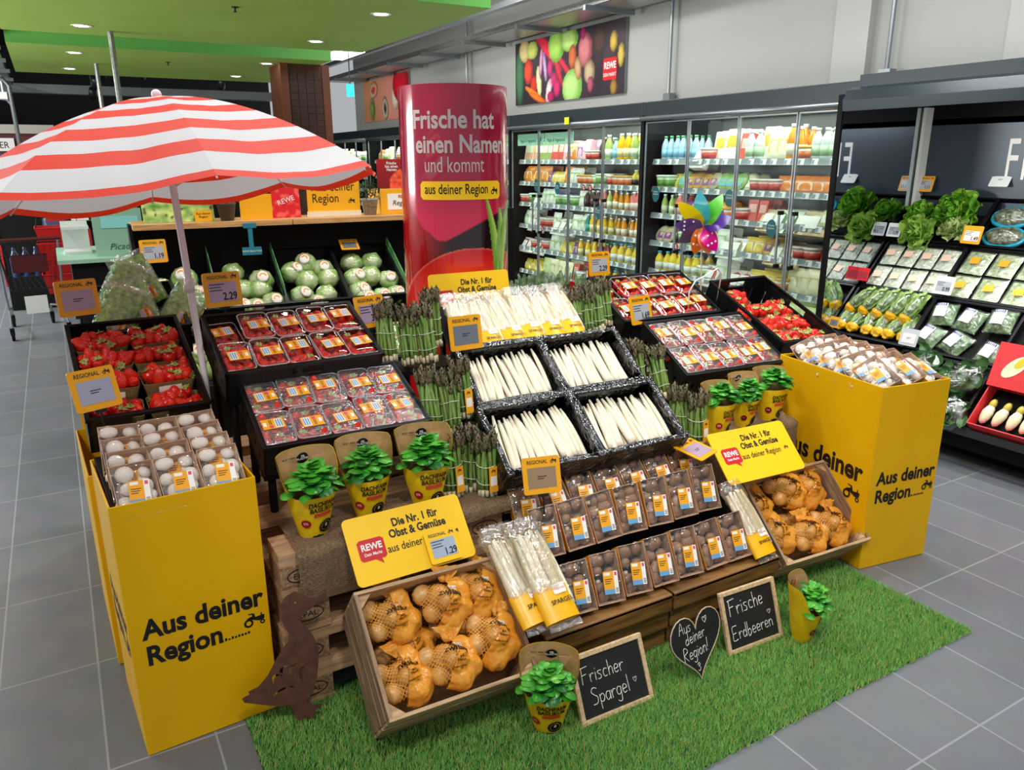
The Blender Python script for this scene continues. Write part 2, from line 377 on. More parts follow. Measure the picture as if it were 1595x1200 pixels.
# ------------------------------------------------------------------ glass-door fridges along the wall
FX = 4.9
RAILZ = [1.763, 1.512, 1.268, 1.005, .735, .45]
M_FIN = pm('fridge_interior', '#9a9b95', .5)
M_RAIL = pm('price_rail', '#b9bdbf', .4)
M_LED = pm('shelf_led', '#ffffff', .4, emis=('#f6fbff', 9))
M_STEELG = pm('steel_green_fascia', '#232e33', .4, .2)
def fridge(y0, L, lab):
    t = thing('refrigerated_cabinet', lab, 'fridge', T(FX, y0, 0))
    b = B().box(.78, 0, .12, .85, L, 2.1).box(.02, 0, .12, .85, L, .3).box(.1, 0, 0, .8, L, .12).box(.1, 0, 2.12, .85, L, 2.128)
    b.obj('cabinet_body', M_FIN, t)
    b = B().box(-.02, 0, 2.13, .85, L, 2.27); b.obj('fascia', M_STEELG, t, bevel=.006)
    B().tube([(-.03, .01, 2.12), (-.03, L-.01, 2.12)], .022, 8).obj('fascia_rail', M_GREY, t, True)
    B().box(-.03, L-.04, 0, .8, L, 2.15).obj('end_panel', M_BLK2, t)
    for k, z in enumerate(RAILZ):
        B().box(.1, .01, z-.045, .76, L-.05, z-.03).obj('shelf', M_GREY, t)
        b = B(); b.add([(.085, .01, z-.052), (.085, L-.05, z-.052), (.1, L-.05, z), (.1, .01, z)], [(0, 1, 2, 3), (3, 2, 1, 0)]); b.obj('price_rail', M_RAIL if k else M_RAIL, t)
        if k < 5: B().box(.104, .03, z-.052, .116, L-.08, z-.0455).obj('light_strip', M_LED, t)
        tagm = B().quad((0, -.03, 0), (0, .03, 0), (.013, .03, .045), (.013, -.03, .045)).mesh('price_tag', M_PAPER)
    scr = B().quad((0, .004, .007), (0, .026, .007), (.0095, .026, .036), (.0095, .004, .036)).mesh('price_print', M_SCREEN)
    for z in RAILZ:
        y = .06
        while y < L-.1:
            w = put(tagm, 'price_tag', t, T(.082, y, z-.05)); put(scr, 'print', w, T(-.001, 0, 0)); y += uni(.09, .17)
    n = int(round(L/.62)); w = (L-.04)/n
    for i in range(n):
        d = B().box(-.006, i*w+.012, .16, 0, (i+1)*w-.012, 2.08).obj('glass_door', M_GLASS, t)
        b = B()
        for y in (i*w+.008, (i+1)*w-.016): b.box(-.012, y, .16, .004, y+.008, 2.08)
        b.box(-.012, i*w+.008, .13, .004, (i+1)*w-.008, .16).box(-.012, i*w+.008, 2.08, .004, (i+1)*w-.008, 2.09)
        b.obj('door_frame', M_GREY, d)
        hy = i*w+.07 if i % 2 else (i+1)*w-.07
        b = B().box(-.05, hy-.008, .95, -.038, hy+.008, 1.35)
        b.box(-.05, hy-.012, .93, -.006, hy+.012, .96, 1).box(-.05, hy-.012, 1.34, -.006, hy+.012, 1.37, 1); b.obj('door_handle', [M_GREY, M_BLK2], d)
    return t
fridge(3.6, 2.4, 'glass-door fridge beside the mirrored end panel, salads and drinks on six shelves')
fridge(6.0, 2.5, 'glass-door fridge beyond the black post, juices and vegan food on six shelves')
fridge(8.5, 2.5, 'glass-door fridge hidden mostly behind the red advertising column')
fridge(11.0, 2.5, 'glass-door fridge seen between umbrella tip and red column, nearer one')
fridge(13.5, 2.5, 'glass-door fridge at the far end of the row beside the brown pillar')
for i, y0 in enumerate((3.6, 6.0, 8.5, 11.0, 13.5)):
    area('fridge_light', (FX+.1, y0+1.2, 2.112), (FX+.45, y0+1.2, .9), 10 if i < 2 else 12, .05, 2.2, (.97, 1, 1))
# products on the shelves
PC = {}
def pcol(h, rough=.35): return pm('pack_'+h.strip('#'), h, rough)
def P_bottle(body, cap, lab, h=.2, r=.033, clear=False):
    def mk():
        t = thing('drink_bottle', '', 'bottle')
        B().lathe([(r*.9, 0), (r, .01), (r, h*.55), (r*.9, h*.68), (r*.42, h*.86), (r*.4, h*.93)], 12).obj('bottle_body', pcol(body, .12), t, True)
        B().lathe([(r*.47, h*.91), (r*.47, h), (0, h)], 10).obj('cap', pcol(cap), t, True)
        B().lathe([(r*1.02, h*.18), (r*1.02, h*.48)], 12).obj('label', pcol(lab), t, True); return t
    return Kind(mk)
def P_tub(body, lid, lab, h=.08, r=.05):
    def mk():
        t = thing('food_tub', '', 'tub')
        B().lathe([(r*.8, 0), (r, h*.9)], 14).obj('tub_body', pcol(body, .25), t, True)
        B().lathe([(r*1.06, h*.88), (r*1.06, h), (r*.96, h*1.02), (0, h*1.02)], 14).obj('lid', pcol(lid), t, True)
        B().lathe([(r*.87, h*.25), (r*.97, h*.7)], 14).obj('label', pcol(lab), t, True); return t
    return Kind(mk)
def P_bag(body, lab, w=.11, h=.15, d=.05, name='food_bag', word='bag'):
    def mk():
        t = thing(name, '', word); b = B()
        def f(sgn):
            def g(u, v):
                e = max(0, math.sin(PI*min(1, max(0, u))))**.6*max(0, math.sin(PI*min(1, max(0, v))))**.5
                return (sgn*(-d/2*e)+.05*(1-v)*0+.03*v, (u-.5)*w, v*h)
            return g
        b.grid(8, 8, f(1)); b.grid(8, 8, f(-1)); b.obj('pouch', pcol(body, .25), t, True)
        B().add([(-d/2*.9+.012, -w*.3, h*.3), (-d/2*.9+.012, w*.3, h*.3), (-d/2*.86+.02, w*.28, h*.72), (-d/2*.86+.02, -w*.28, h*.72)], [(0, 1, 2, 3)]).obj('label', pcol(lab), t); return t
    return Kind(mk)
def P_box(body, lab, w=.09, h=.16, d=.05):
    def mk():
        t = thing('food_carton', '', 'carton')
        B().at(T(.02, 0, 0) @ R(10, 'Y')).box(-d/2, -w/2, 0, d/2, w/2, h).obj('carton_body', pcol(body), t, bevel=.003)
        B().at(T(.02, 0, 0) @ R(10, 'Y')).quad((-d/2-.001, -w*.36, h*.45), (-d/2-.001, w*.36, h*.45), (-d/2-.001, w*.36, h*.8), (-d/2-.001, -w*.36, h*.8)).obj('label', pcol(lab), t); return t
    return Kind(mk)
def P_tray(body, content, lab, w=.13, h=.05):
    def mk():
        t = thing('food_tray', '', 'tray'); M = T(.02, 0, .0) @ R(-58, 'Y')
        B().at(M).taper(.12, w*.85, 0, .14, w, h).obj('tray_body', pcol(body, .2), t)
        B().at(M).ball((0, 0, h*.85), (.06, w*.42, h*.4), 10, 6, fn=lambda d: 1+.2*nz(d.x, d.y, d.z, 6)).obj('contents', pcol(content, .5), t, True)
        B().at(M).quad((-.035, -w*.25, h*1.28), (.035, -w*.25, h*1.28), (.035, w*.25, h*1.28), (-.035, w*.25, h*1.28)).obj('label', pcol(lab), t); return t
    return Kind(mk)
def P_bowl(content, lid, lab, r=.065):
    def mk():
        t = thing('salad_bowl', '', 'salad bowl'); M = T(.0, 0, r*.9) @ R(-62, 'Y')
        B().at(M).lathe([(r*.55, -r*.6), (r*.85, -r*.3), (r, 0)], 16).obj('bowl', pcol(content, .3), t, True)
        B().at(M).ball((0, 0, .004), (r*.94, r*.94, r*.22), 12, 6, fn=lambda d: 1+.12*nz(d.x, d.y, d.z, 5)).obj('contents', pcol(lid, .4), t, True)
        B().at(M).quad((-r*.5, -r*.45, r*.27), (r*.2, -r*.45, r*.27), (r*.2, r*.45, r*.27), (-r*.5, r*.45, r*.27)).obj('label', pcol(lab), t); return t
    return Kind(mk)
YB = P_bottle('#f5c21c', '#f2f2ee', '#f6e9b0', .19); OB = P_bottle('#f09a1e', '#f3f3f3', '#fff0d8', .2); GB = P_bottle('#b9cf6e', '#f3f3f3', '#e9f0d0', .2)
PB = P_bottle('#e97b74', '#f5f5f5', '#f6d5cf', .15, .036); TB = P_bottle('#2f8f86', '#e8eceb', '#58b3a8', .22, .038); RB = P_bottle('#7d1830', '#3fae52', '#e6dcd9', .13)
BB = P_bottle('#bcd9e6', '#5aa66a', '#8ec3dd', .16, .026); WB = P_bottle('#dfe6dc', '#e9efe9', '#b9d6a8', .17, .03); BR = P_bottle('#5b4238', '#d9dcd8', '#3a2924', .17, .036)
YC = P_bottle('#f7d23a', '#4aa9d0', '#f0efe8', .17, .038); KB = P_bottle('#d9c94d', '#efe9d8', '#1b1b1d', .12, .034)
OT = P_tub('#f3ead6', '#f0b24a', '#e2733e'); WT = P_tub('#f2f1ec', '#f7f7f3', '#9fbf6a'); RT = P_tub('#e7b9a9', '#f4e4dd', '#d0423a'); GT = P_tub('#d5e3b8', '#eef3e2', '#6fa048', .09)
YG = P_bag('#f6d353', '#fff6d6', .11, .1); OG = P_bag('#f2953f', '#fbe3c6', .12, .14); WG = P_bag('#efeee0', '#b8d68a', .12, .13); LG = P_bag('#d8e69a', '#f7f9e8', .14, .17)
PG = P_bag('#f0c3cd', '#9a58a8', .1, .15); CG = P_bag('#f7efc5', '#e3cf83', .14, .17); VG = P_bag('#8e5aa8', '#f2d43c', .09, .1); CR = P_bag('#ef8a3c', '#f9d9b3', .16, .1)
RC = P_box('#e25b4c', '#f3c0b0', .085, .16); MC = P_box('#f0b79b', '#eef0c8', .075, .16); GC = P_box('#a9b86a', '#f0efd8', .08, .15); PKC = P_box('#e8b7c6', '#f6e7ee', .08, .16); CC = P_box('#f4f1e4', '#f0b93a', .12, .19, .03)
ST = P_tray('#e5e2d8', '#b0a678', '#f4efe2'); RTY = P_tray('#f0e0da', '#d86a56', '#f7f0ea'); GTY = P_tray('#dfe8d2', '#7f9c54', '#f6f6ee'); BTY = P_tray('#c9a878', '#e9e2c4', '#f4f1e2', .15)
SB1 = P_bowl('#7c5a4a', '#c1b58c', '#9a3f8e'); SB2 = P_bowl('#cfd9c4', '#94b25e', '#45a7b0'); SB3 = P_bowl('#d8743f', '#e0a43c', '#5f2f6f'); SB4 = P_bowl('#dde2d0', '#d9d5a0', '#f3f0e3')
for _k, _h in ((YB, .19), (OB, .2), (GB, .2), (PB, .15), (TB, .22), (RB, .13), (BB, .16), (WB, .17), (BR, .17), (YC, .17), (KB, .12), (OT, .09), (WT, .09), (RT, .09), (GT, .1), (YG, .1), (OG, .14), (WG, .13), (LG, .17), (PG, .15), (CG, .17), (VG, .1), (CR, .11),
    (RC, .17), (MC, .17), (GC, .16), (PKC, .17), (CC, .2), (ST, .14), (RTY, .14), (GTY, .14), (BTY, .14), (SB1, .14), (SB2, .14), (SB3, .14), (SB4, .14)): _k.h = _h
COLW = {id(k): w for k, w in ((YB, 'yellow juice bottle'), (OB, 'orange juice bottle'), (GB, 'pale green smoothie bottle'), (PB, 'pink smoothie bottle'), (TB, 'large teal bottle'), (RB, 'dark red juice bottle'),
    (BB, 'pale blue water bottle'), (WB, 'whitish drink bottle'), (BR, 'brown coffee drink bottle'), (YC, 'yellow blue-capped bottle'), (KB, 'bottle with black label'), (OT, 'orange labelled tub'), (WT, 'white tub'),
    (RT, 'red labelled tub'), (GT, 'green labelled tub'), (YG, 'yellow bag'), (OG, 'orange bag'), (WG, 'white bag'), (LG, 'lime green bag'), (PG, 'pink bag'), (CG, 'cream bag'), (VG, 'violet bag'), (CR, 'bag of carrot sticks'),
    (RC, 'red carton'), (MC, 'salmon carton'), (GC, 'olive carton'), (PKC, 'pink carton'), (CC, 'tall white pasta pack'), (ST, 'beige snack tray'), (RTY, 'reddish tray'), (GTY, 'green salad tray'), (BTY, 'cardboard salad tray'),
    (SB1, 'brown salad bowl'), (SB2, 'green salad bowl'), (SB3, 'orange salad bowl'), (SB4, 'pale salad bowl'))}
FAR = [[MC, MC, GC, GC, RC, RC, PKC, OG, PG, PKC, RT, BR, GB, BB, YB, GB, WB, WB],
       [OG, YG, OG, OG, VG, YG, YG, OG, WG, WG, OT, OT, WT, GT, RT, OT, OT, KB, KB, KB],
       [RT, GT, GTY, WG, WG, VG, GT, GT, GT, WG, BR, BR, PB, GB, OB, OB, PB, PB, OB],
       [WG, RTY, RTY, RT, WG, ST, ST, WG, WG, TB, YB, YB, YB, OB, OB, OB, YB],
       [RTY, RT, RTY, RT, WG, YG, YG, VG, YB, YB, RB, RB, YC, YC, YC, YC],
       [YG, YG, LG, CG, CG, RC, WT, YC, YC, YC, YC, WT, WT]]
NEAR = [[BB, BB, BB, BB, ST, RT, CC, CC, CC, RC, WB, CC, CG, CG, OB, OT, WB, WB, OB, OB, MC],
        [GT, YG, SB2, SB3, SB3, SB1, SB2, SB2, SB4, RT, RT, CR, CR, CR, CR, RC, CG, CG],
        [GB, PB, VG, SB1, SB3, SB3, OT, RT, RC, BTY, GTY, GTY, BTY, SB4, BTY, BTY],
        [SB1, BR, GT, SB2, SB4, WG, ST, ST, YG, SB3, BTY, BTY, RT, RC, RC, RC],
        [YC, YC, YC, YC, WT, RTY, WG, RTY, RTY, YG, YG, OT, CG, CG, LG, LG, GTY],
        [RT, YC, RTY, WT, YG, RTY, CG, LG, LG, LG, GTY]]
SHN = ['top', 'second', 'third', 'fourth', 'fifth', 'bottom']
def stock(rows, ya, yb, where, rng):
    # the row is read from far (left in the aisle view) to near; a second item stands behind each
    for k, row in enumerate(rows):
        if k not in rng: continue
        n = int(len(row)*1.3); top = (.235 if k else .33)
        for i in range(n):
            K = row[int(i*len(row)/n)]; y = yb-(i+.5)*(yb-ya)/n; h = K.h; s = min(1.45, top*uni(.8, .92)/h)
            for d in (0, 1):
                K(T(FX+.165+.15*d+uni(-.012, .012), y+uni(-.008, .008), RAILZ[k]-.029) @ R(uni(-7, 7), 'Z') @ SC(s), '%s%s, %s from the left, %s shelf, %s' % (COLW[id(K)], ' behind' if d else '', NTH[i], SHN[k], where))
stock(FAR, 6.05, 8.45, 'far fridge', range(6))
stock(NEAR, 3.68, 5.9, 'mirror-side fridge', range(6))
rnd2 = random.Random(3)
mix = [WG, YG, CG, OG, WT, ST, WG, OT, GT, PG, WG, CG]
stock([[rnd2.choice(mix) for _ in range(17)] for _ in range(3)], 11.05, 13.4, 'fridge by the umbrella tip', range(2))
stock([[rnd2.choice(mix) for _ in range(17)] for _ in range(3)], 13.55, 15.9, 'farthest fridge', range(2))
# round teal shelf talkers, red percent tags, vegan header boards
M_TEAL = pm('teal_card', '#16606c', .5)
def talker():
    t = thing('shelf_talker', '', 'shelf sign')
    flat([circ(.05, 24, ry=.072)], M_TEAL, t, ID, 'card', .002); letter('Frische\nZutaten', .022, M_WINK, t, T(0, .018, .002)); return t
TK = Kind(talker)
FACE = basis((0, 0, 0), (0, -1, 0), (0, 0, 1))
for y, z, l in ((8.0, 1.47, 'second shelf rail, farthest left'), (7.55, 1.45, 'second shelf rail, next to the vegan section'), (6.75, 1.22, 'third shelf beside brown bottles'),
                (5.85, 1.44, 'second shelf right of the black post'), (4.9, 1.44, 'second shelf behind the pinwheel'), (4.42, 1.22, 'third shelf left of the cardboard salad trays'), (3.85, 1.2, 'third shelf nearest the mirror')):
    TK(T(FX+.06, y, z) @ FACE, 'oval teal shelf sign on the fridge, '+l)
def pct():
    t = thing('discount_tag', '', 'discount tag'); flat([circ(.035, 6)], M_RED, t, ID, 'card', .002); letter('%', .05, M_WINK, t, T(0, -.018, .002), bold=.02); return t
PT = Kind(pct)
for y, z, l in ((7.02, 1.47, 'far fridge second shelf, left of two'), (6.9, 1.47, 'far fridge second shelf, right of two'), (7.85, .98, 'fourth shelf rail of the far fridge'),
                (5.52, .98, 'fourth shelf rail right of the black post'), (3.72, 1.49, 'second shelf rail nearest the mirror')):
    PT(T(FX+.05, y, z) @ FACE, 'small red percent tag on the '+l)
M_MINT = pm('mint_board', '#a9d6bd', .5)
def leafpts(s): return [(0, 0), (.5*s, .5*s), (.45*s, 1.0*s), (0, 1.7*s), (-.45*s, 1.0*s), (-.5*s, .5*s)]
def vegan():
    t = thing('header_board', '', 'sign'); flat([rrect(.58, .13, .005)], M_MINT, t, ID, 'board', .004)
    letter('Vegan & Vegetarisch', .055, M_INK, t, T(-.05, -.03, .003), bold=.004, sx=.8); flat([leafpts(.04)], M_INK, t, T(.22, -.03, .003), 'leaf'); return t
VB = Kind(vegan)
for y, l in ((7.52, 'above the red cartons'), (8.12, 'above the salmon cartons'), (8.75, 'half hidden behind the red column')): VB(T(FX+.05, y, 1.985) @ FACE, 'mint green vegan header board '+l)
t = thing('yellow_flag_sign', 'small yellow sign sticking out of the fridge top edge', 'sign', T(FX-.06, 7.2, 2.15) @ FACE); B().box(-.04, -.03, -.003, .04, .04, .003).obj('card', pm('flag_yellow', '#f5e11a', .5), t)
# mirrored end panel between fridges and the open counter
t = thing('mirror_panel', 'tall mirrored end panel reflecting the salad counter', 'mirror', T(4.56, 3.565, 0))
B().box(.02, -.004, .1, .95, -.001, 2.12).obj('mirror_face', pm('mirror_steel', '#d4dbe0', .03, 1), t)
B().box(0, 0, .1, .97, .03, 2.16).box(0, -.008, .1, .02, 0, 2.16).obj('panel_frame', M_BLK2, t)
# ------------------------------------------------------------------ generic black produce crate: origin at the front left rim corner, rim in z=0
def crate(w, d, h, label, M, group=None, hole=True, mat=None):
    mat = mat or M_BLACK
    t = thing('produce_crate', label, 'crate', M, group); th = .012
    B().box(.004, .004, -h, w-.004, d-.004, -h+.008).obj('base', mat, t)
    def wall(L):
        b = B(); b.box(0, 0, -.016, L, th, 0); c = L/2
        b.box(0, 0, -.05, c-.06, th, -.016); b.box(c+.06, 0, -.05, L, th, -.016)
        if not hole: b.box(c-.06, 0, -.05, c+.06, th, -.016)
        b.box(0, 0, -.066, L, th, -.05); b.box(0, 0, -h, L, th, -h+.03)
        n = max(3, int(L/.06)); g = .012
        for i in range(n):
            x0 = i*L/n; b.box(x0+(g/2 if i else 0), 0, -h+.03, x0+L/n-(g/2 if i < n-1 else 0), th, -.066)
        b.box(-.004, -.004, -.012, L+.004, th, .0)
        return b
    wall(w).obj('side_panel', mat, t); wall(w).obj('side_panel', mat, t, M=T(w, d, 0) @ R(180, 'Z'))
    wall(d).obj('side_panel', mat, t, M=T(0, d, 0) @ R(-90, 'Z')); wall(d).obj('side_panel', mat, t, M=T(w, 0, 0) @ R(90, 'Z'))
    return t
def rounded_slab(b, w, d, h, r, mi=0, z0=0, top=1.0):
    p0 = rrect(w*top, d*top, r); p1 = rrect(w, d, r); n = len(p0)
    return b.add([(x, y, z0) for x, y in p0]+[(x, y, z0+h) for x, y in p1], [(i, (i+1) % n, n+(i+1) % n, n+i) for i in range(n)]+[tuple(reversed(range(n)))], mi)
# ------------------------------------------------------------------ price signs
M_LCD = pm('display_grey', '#b3b6bd', .25); M_LCDD = pm('display_dark', '#6e747c', .25); M_LCDB = pm('display_brown', '#9a7f63', .25); M_LCDP = pm('display_mauve', '#b49bb4', .25)
def tractor(s):
    """small tractor emblem: outlines for fill(); rear wheel left"""
    P = lambda L: [(x*s, y*s) for x, y in L]
    return [P(circ(.3, 20, -.38, -.12)), P(circ(.17, 16, -.38, -.12)), P(circ(.16, 16, .5, -.25)), P(circ(.08, 12, .5, -.25)),
            P([(-.5, .22), (-.2, .3), (-.02, .02), (.3, -.12), (.62, -.05), (.66, .22), (.5, .26), (.5, .42), (.44, .42), (.42, .24), (.08, .2), (.0, .5), (-.34, .56), (-.36, .5), (-.12, .44), (-.12, .32)])]
def price_sign(M, label, price='', lcd=None, stem=None, frame=None, head='REGIONAL', s=1.0):
    """M: centre of the card, x right, y up, z towards the reader"""
    t = thing('price_sign', label, 'price sign', M @ SC(s)); w, h = .15, .14
    put(setmat(fill([rrect(w, h, .01)], .004), frame or M_YFRAME), 'frame', t)
    B().box(-.056, -.048, .001, .056, .03, .0035).obj('display', lcd or M_LCD, t)
    if head:
        letter(head, .02, M_INK, t, T(-.015, .044, .0026), bold=.012, sx=.85); flat([o for o in tractor(.018)], M_INK, t, T(.05, .05, .003), 'tractor_emblem', .0004)
    b = B()
    for k in range(3 if price else 2):
        x0, z0, L = (-.052, .02-k*.012, (.06, .045, .05)[k]) if price else (-.018, -.006-k*.008, (.036, .026)[k])
        b.box(x0, z0, .0036, x0+L, z0+(.0035 if price else .003), .0039)
    b.obj('small_print', M_INK, t)
    if price: letter(price, .042, M_INK, t, T(.026, -.042, .0042), bold=.025, sx=.8)
    if stem: B().tube([(0, -h/2+.01, -.004), (0, -h/2-stem, -.012)], .004, 6).box(-.02, -h/2-.012, -.008, .02, -h/2+.02, .0).obj('holder', M_BLACK, t)
    return t
# ------------------------------------------------------------------ open salad counter on the right
CA = Vector((4.42, 0, .29)); CD = Vector((math.cos(math.radians(48.49)), 0, math.sin(math.radians(48.49))))
def CM(y, s, n=0):
    o = CA+CD*s; return basis((o.x, y, o.z), (0, -1, 0), CD) @ T(0, 0, n)
t = thing('salad_counter', 'long black open salad counter with sloping crates and dark back panel', 'refrigerated counter', T(4.4, .6, 0))
yl, yr = 2.955, -1.1
b = B().box(.24, yr, 0, 1.45, yl, .1).box(.06, yr, .1, 1.45, yl, .22)
b.add([(.02, yr, .2), (.02, yl, .2), (.07, yl, .28), (.07, yr, .28), (1.1, yl, 1.38), (1.1, yr, 1.38), (1.1, yl, .2), (1.1, yr, .2)], [(0, 1, 2, 3), (3, 2, 4, 5), (0, 3, 5, 7), (1, 6, 4, 2)])
b.obj('base', M_BLK2, t)
B().box(0.0, yr, .2, .03, yl, .245).obj('bumper', pm('dull_bumper', '#3a3d40', .4), t)
for y0, y1 in ((1.9, yl-.03), (.6, 1.84)):
    B().box(1.1, y0, 1.36, 1.12, y1, 2.02).obj('back_panel', pm('slate_panel', '#3b444f', .32, .35), t)
B().box(1.1, yr, 1.98, 1.35, yl, 2.16).obj('air_grille', M_BLK2, t)
B().box(1.02, yl-.03, 1.38, 1.1, yl-.005, 2.1).obj('corner_bar', pm('pale_bar', '#d8dad2', .35), t)
b = B(); n = 8
prof = [(.24, 2.205), (.18, 2.185), (.15, 2.12), (.16, 2.055), (.185, 2.055), (.19, 2.11), (1.3, 2.12), (1.3, 2.205)]
b.add([(x, yr, z) for x, z in prof]+[(x, yl, z) for x, z in prof], [(i, (i+1) % n, n+(i+1) % n, n+i) for i in range(n)]+[tuple(range(n)), tuple(reversed(range(n, 2*n)))])
b.obj('canopy', pm('canopy_slate', '#2b383f', .3, .3), t)
B().box(.3, yr, 2.205, 1.35, yl+.0, 2.285).obj('canopy_upstand', M_STEELG, t)
letter('FRISCH', .38, M_WINK, t, T(1.098, 2.38, 1.62) @ FACE, sx=.5, spacing=1.15, align='LEFT')
area('counter_light', (4.64, 1.7, 2.1), (5.0, 1.7, 1.0), 30, .05, 2.3, (1, 1, .98))
# leafy heads
M_LET = pm('lettuce_leaf', '#98cc4c', .4, var=(9, '#bce070'), trans=.25); M_LETB = pm('bright_lettuce_leaf', '#68b42c', .35, var=(9, '#a2d64c'), trans=.25)
M_LETP = pm('pale_lettuce_leaf', '#b4d177', .45, var=(8, '#cfe09c'), trans=.25); M_LETD = pm('dark_leaf', '#2f5a2a', .4, var=(9, '#4b7a3c'), trans=.15)
def leaf(b, M, L, w, curl, ruff, seed, mi=0, nx=6, ny=6):
    def f(u, v):
        x = (u-.5)*w*(math.sin(PI*min(.97, v*.85+.12))**.7); y = L*v*math.cos(curl*v*.6); z = L*curl*.45*v*v+abs(u-.5)*w*.5
        k = ruff*v*(abs(u-.5)*2+.25); return (x+k*nz(u*5, v*5, seed), y, z+k*nz(v*6, u*6, seed+9))
    b.at(M).grid(nx, ny, f, mi); b.at(ID)
def rosette(b, r, n, seed, ruff=.085, mi=0):
    q = random.Random(seed)
    for i in range(n):
        tlt = 82*(i/n)**.85+4
        leaf(b, R(i*137.5+q.uniform(-12, 12), 'Z') @ R(88-tlt*.95, 'X') @ T(0, r*.04, 0), r*q.uniform(.85, 1.1), r*q.uniform(.62, .85), -.5+(.9 if i < n*.5 else .3), ruff*r/.13, seed+i, mi)
    return b
def head_lettuce(lab, M, r, m, seed, n=38):
    t = thing('loose_lettuce', lab, 'lettuce', M); rosette(B(), r, n, seed).obj('leaves', m, t, True)
    B().ball((0, 0, .01), (r*.3, r*.3, r*.28), 8, 6).obj('heart', M_LETP, t, True); return t
YC0 = 3.545
crate(.57, .39, .1, 'black crate of loose lettuce heads on top of the salad counter', CM(YC0, 1.22, .0), hole=False)
crate(.57, .39, .1, 'black crate of curly salad in teal bags at the top of the salad counter', CM(YC0-.58, 1.22), hole=False)
head_lettuce('large bright green oak-leaf lettuce head in the top counter crate', CM(YC0, 1.22) @ T(.38, .25, -.01) @ R(20, 'X'), .17, M_LETB, 3, 52)
head_lettuce('smaller bright lettuce head behind the butterhead in the top counter crate', CM(YC0, 1.22) @ T(.12, .22, -.02), .12, M_LETB, 21)
head_lettuce('pale butterhead lettuce hanging over the front of the top counter crate', CM(YC0, 1.22) @ T(.2, .06, .0) @ R(25, 'X'), .15, M_LET, 40, 22)
head_lettuce('pale lettuce turned stalk side up in the top counter crate', CM(YC0, 1.22) @ T(.43, .09, -.0), .12, M_LETP, 55, 22)
M_TEALBAG = pm('teal_bag', '#1d93ad', .3, bump=(30, .6)); M_CURLY = pm('curly_salad', '#3a2c26', .5, var=(40, '#8fa07c'))
for k, (x, y) in enumerate(((.15, .25), (.17, .09), (.42, .2))):
    t = thing('salad_bag', 'teal edged bag of dark curly salad, %s in the top counter crate' % ('rear left', 'front left', 'right side')[k], 'salad bag', CM(YC0-.58, 1.22) @ T(x, y, -.03))
    b = B(); b.ball((0, 0, .02), (.12, .07, .045), 16, 8, fn=lambda d: 1+.25*nz(d.x, d.y, d.z+k, 7)); b.obj('salad', M_CURLY, t, True)
    B().tube([(.125*math.cos(a), .078*math.sin(a), .015+.012*nz(math.cos(a), math.sin(a), k, 3)) for a in [2*PI*i/20 for i in range(20)]], .014, 6, closed=True).obj('bag_edge', M_TEALBAG, t, True)
    B().ball((0, 0, .025), (.124, .074, .052), 14, 7, fn=lambda d: 1+.15*nz(d.x, d.y, d.z+k, 5)).obj('film', M_FILM, t, True)
# trays of bagged salad: second row
M_MIXS = pm('mixed_salad', '#7fa053', .5, var=(50, '#d6dfc2', 4), bump=(50, .8)); M_MIXS2 = pm('white_cabbage_mix', '#aebf93', .5, var=(55, '#e6e8df', 4), bump=(50, .8)); M_RUC = pm('rocket_salad', '#3f6f35', .5, var=(40, '#8fb07a', 4), bump=(50, 1))
M_FILMH = film('frosty_film', '#ffffff', .16, .14, (22, .9), (1, 2, 1), .05, '#eef2ee')
def salad_tray(content, lab1, w, d):
    def mk():
        t = thing('salad_tray', '', 'salad tray')
        rounded_slab(B(), w, d, .035, .02, top=.88).obj('tray', M_CLEAR, t, True)
        B().grid(16, 16, lambda u, v: ((u-.5)*w*.93, (v-.5)*d*.93, .03+.02*math.sin(PI*u)*math.sin(PI*v)+.008*nz(u*9, v*9, 1))).obj('salad', content, t, True)
        B().grid(14, 14, lambda u, v: ((u-.5)*w, (v-.5)*d, .036+.024*(math.sin(PI*u)*math.sin(PI*v))**.6+.004*nz(u*8, v*3, 4))).obj('film', M_FILMH, t, True)
        b = B().box(-.03, -.025, .0615, .03, .025, .0625); b.obj('label', lab1, t, M=R(6, 'Z')); return t
    return Kind(mk)
TR1 = salad_tray(M_MIXS2, pm('peach_label', '#f1c9ae', .5), .128, .18); TR2 = salad_tray(M_MIXS, M_LYEL, .17, .185)
crate(.57, .4, .1, 'black crate of four by two pale salad trays on the counter', CM(YC0, .8), hole=False)
crate(.57, .4, .1, 'black crate of yellow labelled salad trays on the counter', CM(YC0-.58, .8), hole=False)
for j in range(2):
    for i in range(4): TR1(CM(YC0, .8) @ T(.08+i*.136, .1+j*.19, -.05) @ R(uni(-3, 3), 'Z'), 'pale shredded salad tray, %s from the left in the %s row of its counter crate' % (NTH[i], ('front', 'rear')[j]))
    for i in range(3): TR2(CM(YC0-.58, .8) @ T(.1+i*.182, .1+j*.195, -.05) @ R(uni(-3, 3), 'Z'), 'green salad tray with yellow sticker, %s from the left in the %s row' % (NTH[i], ('front', 'rear')[j]))
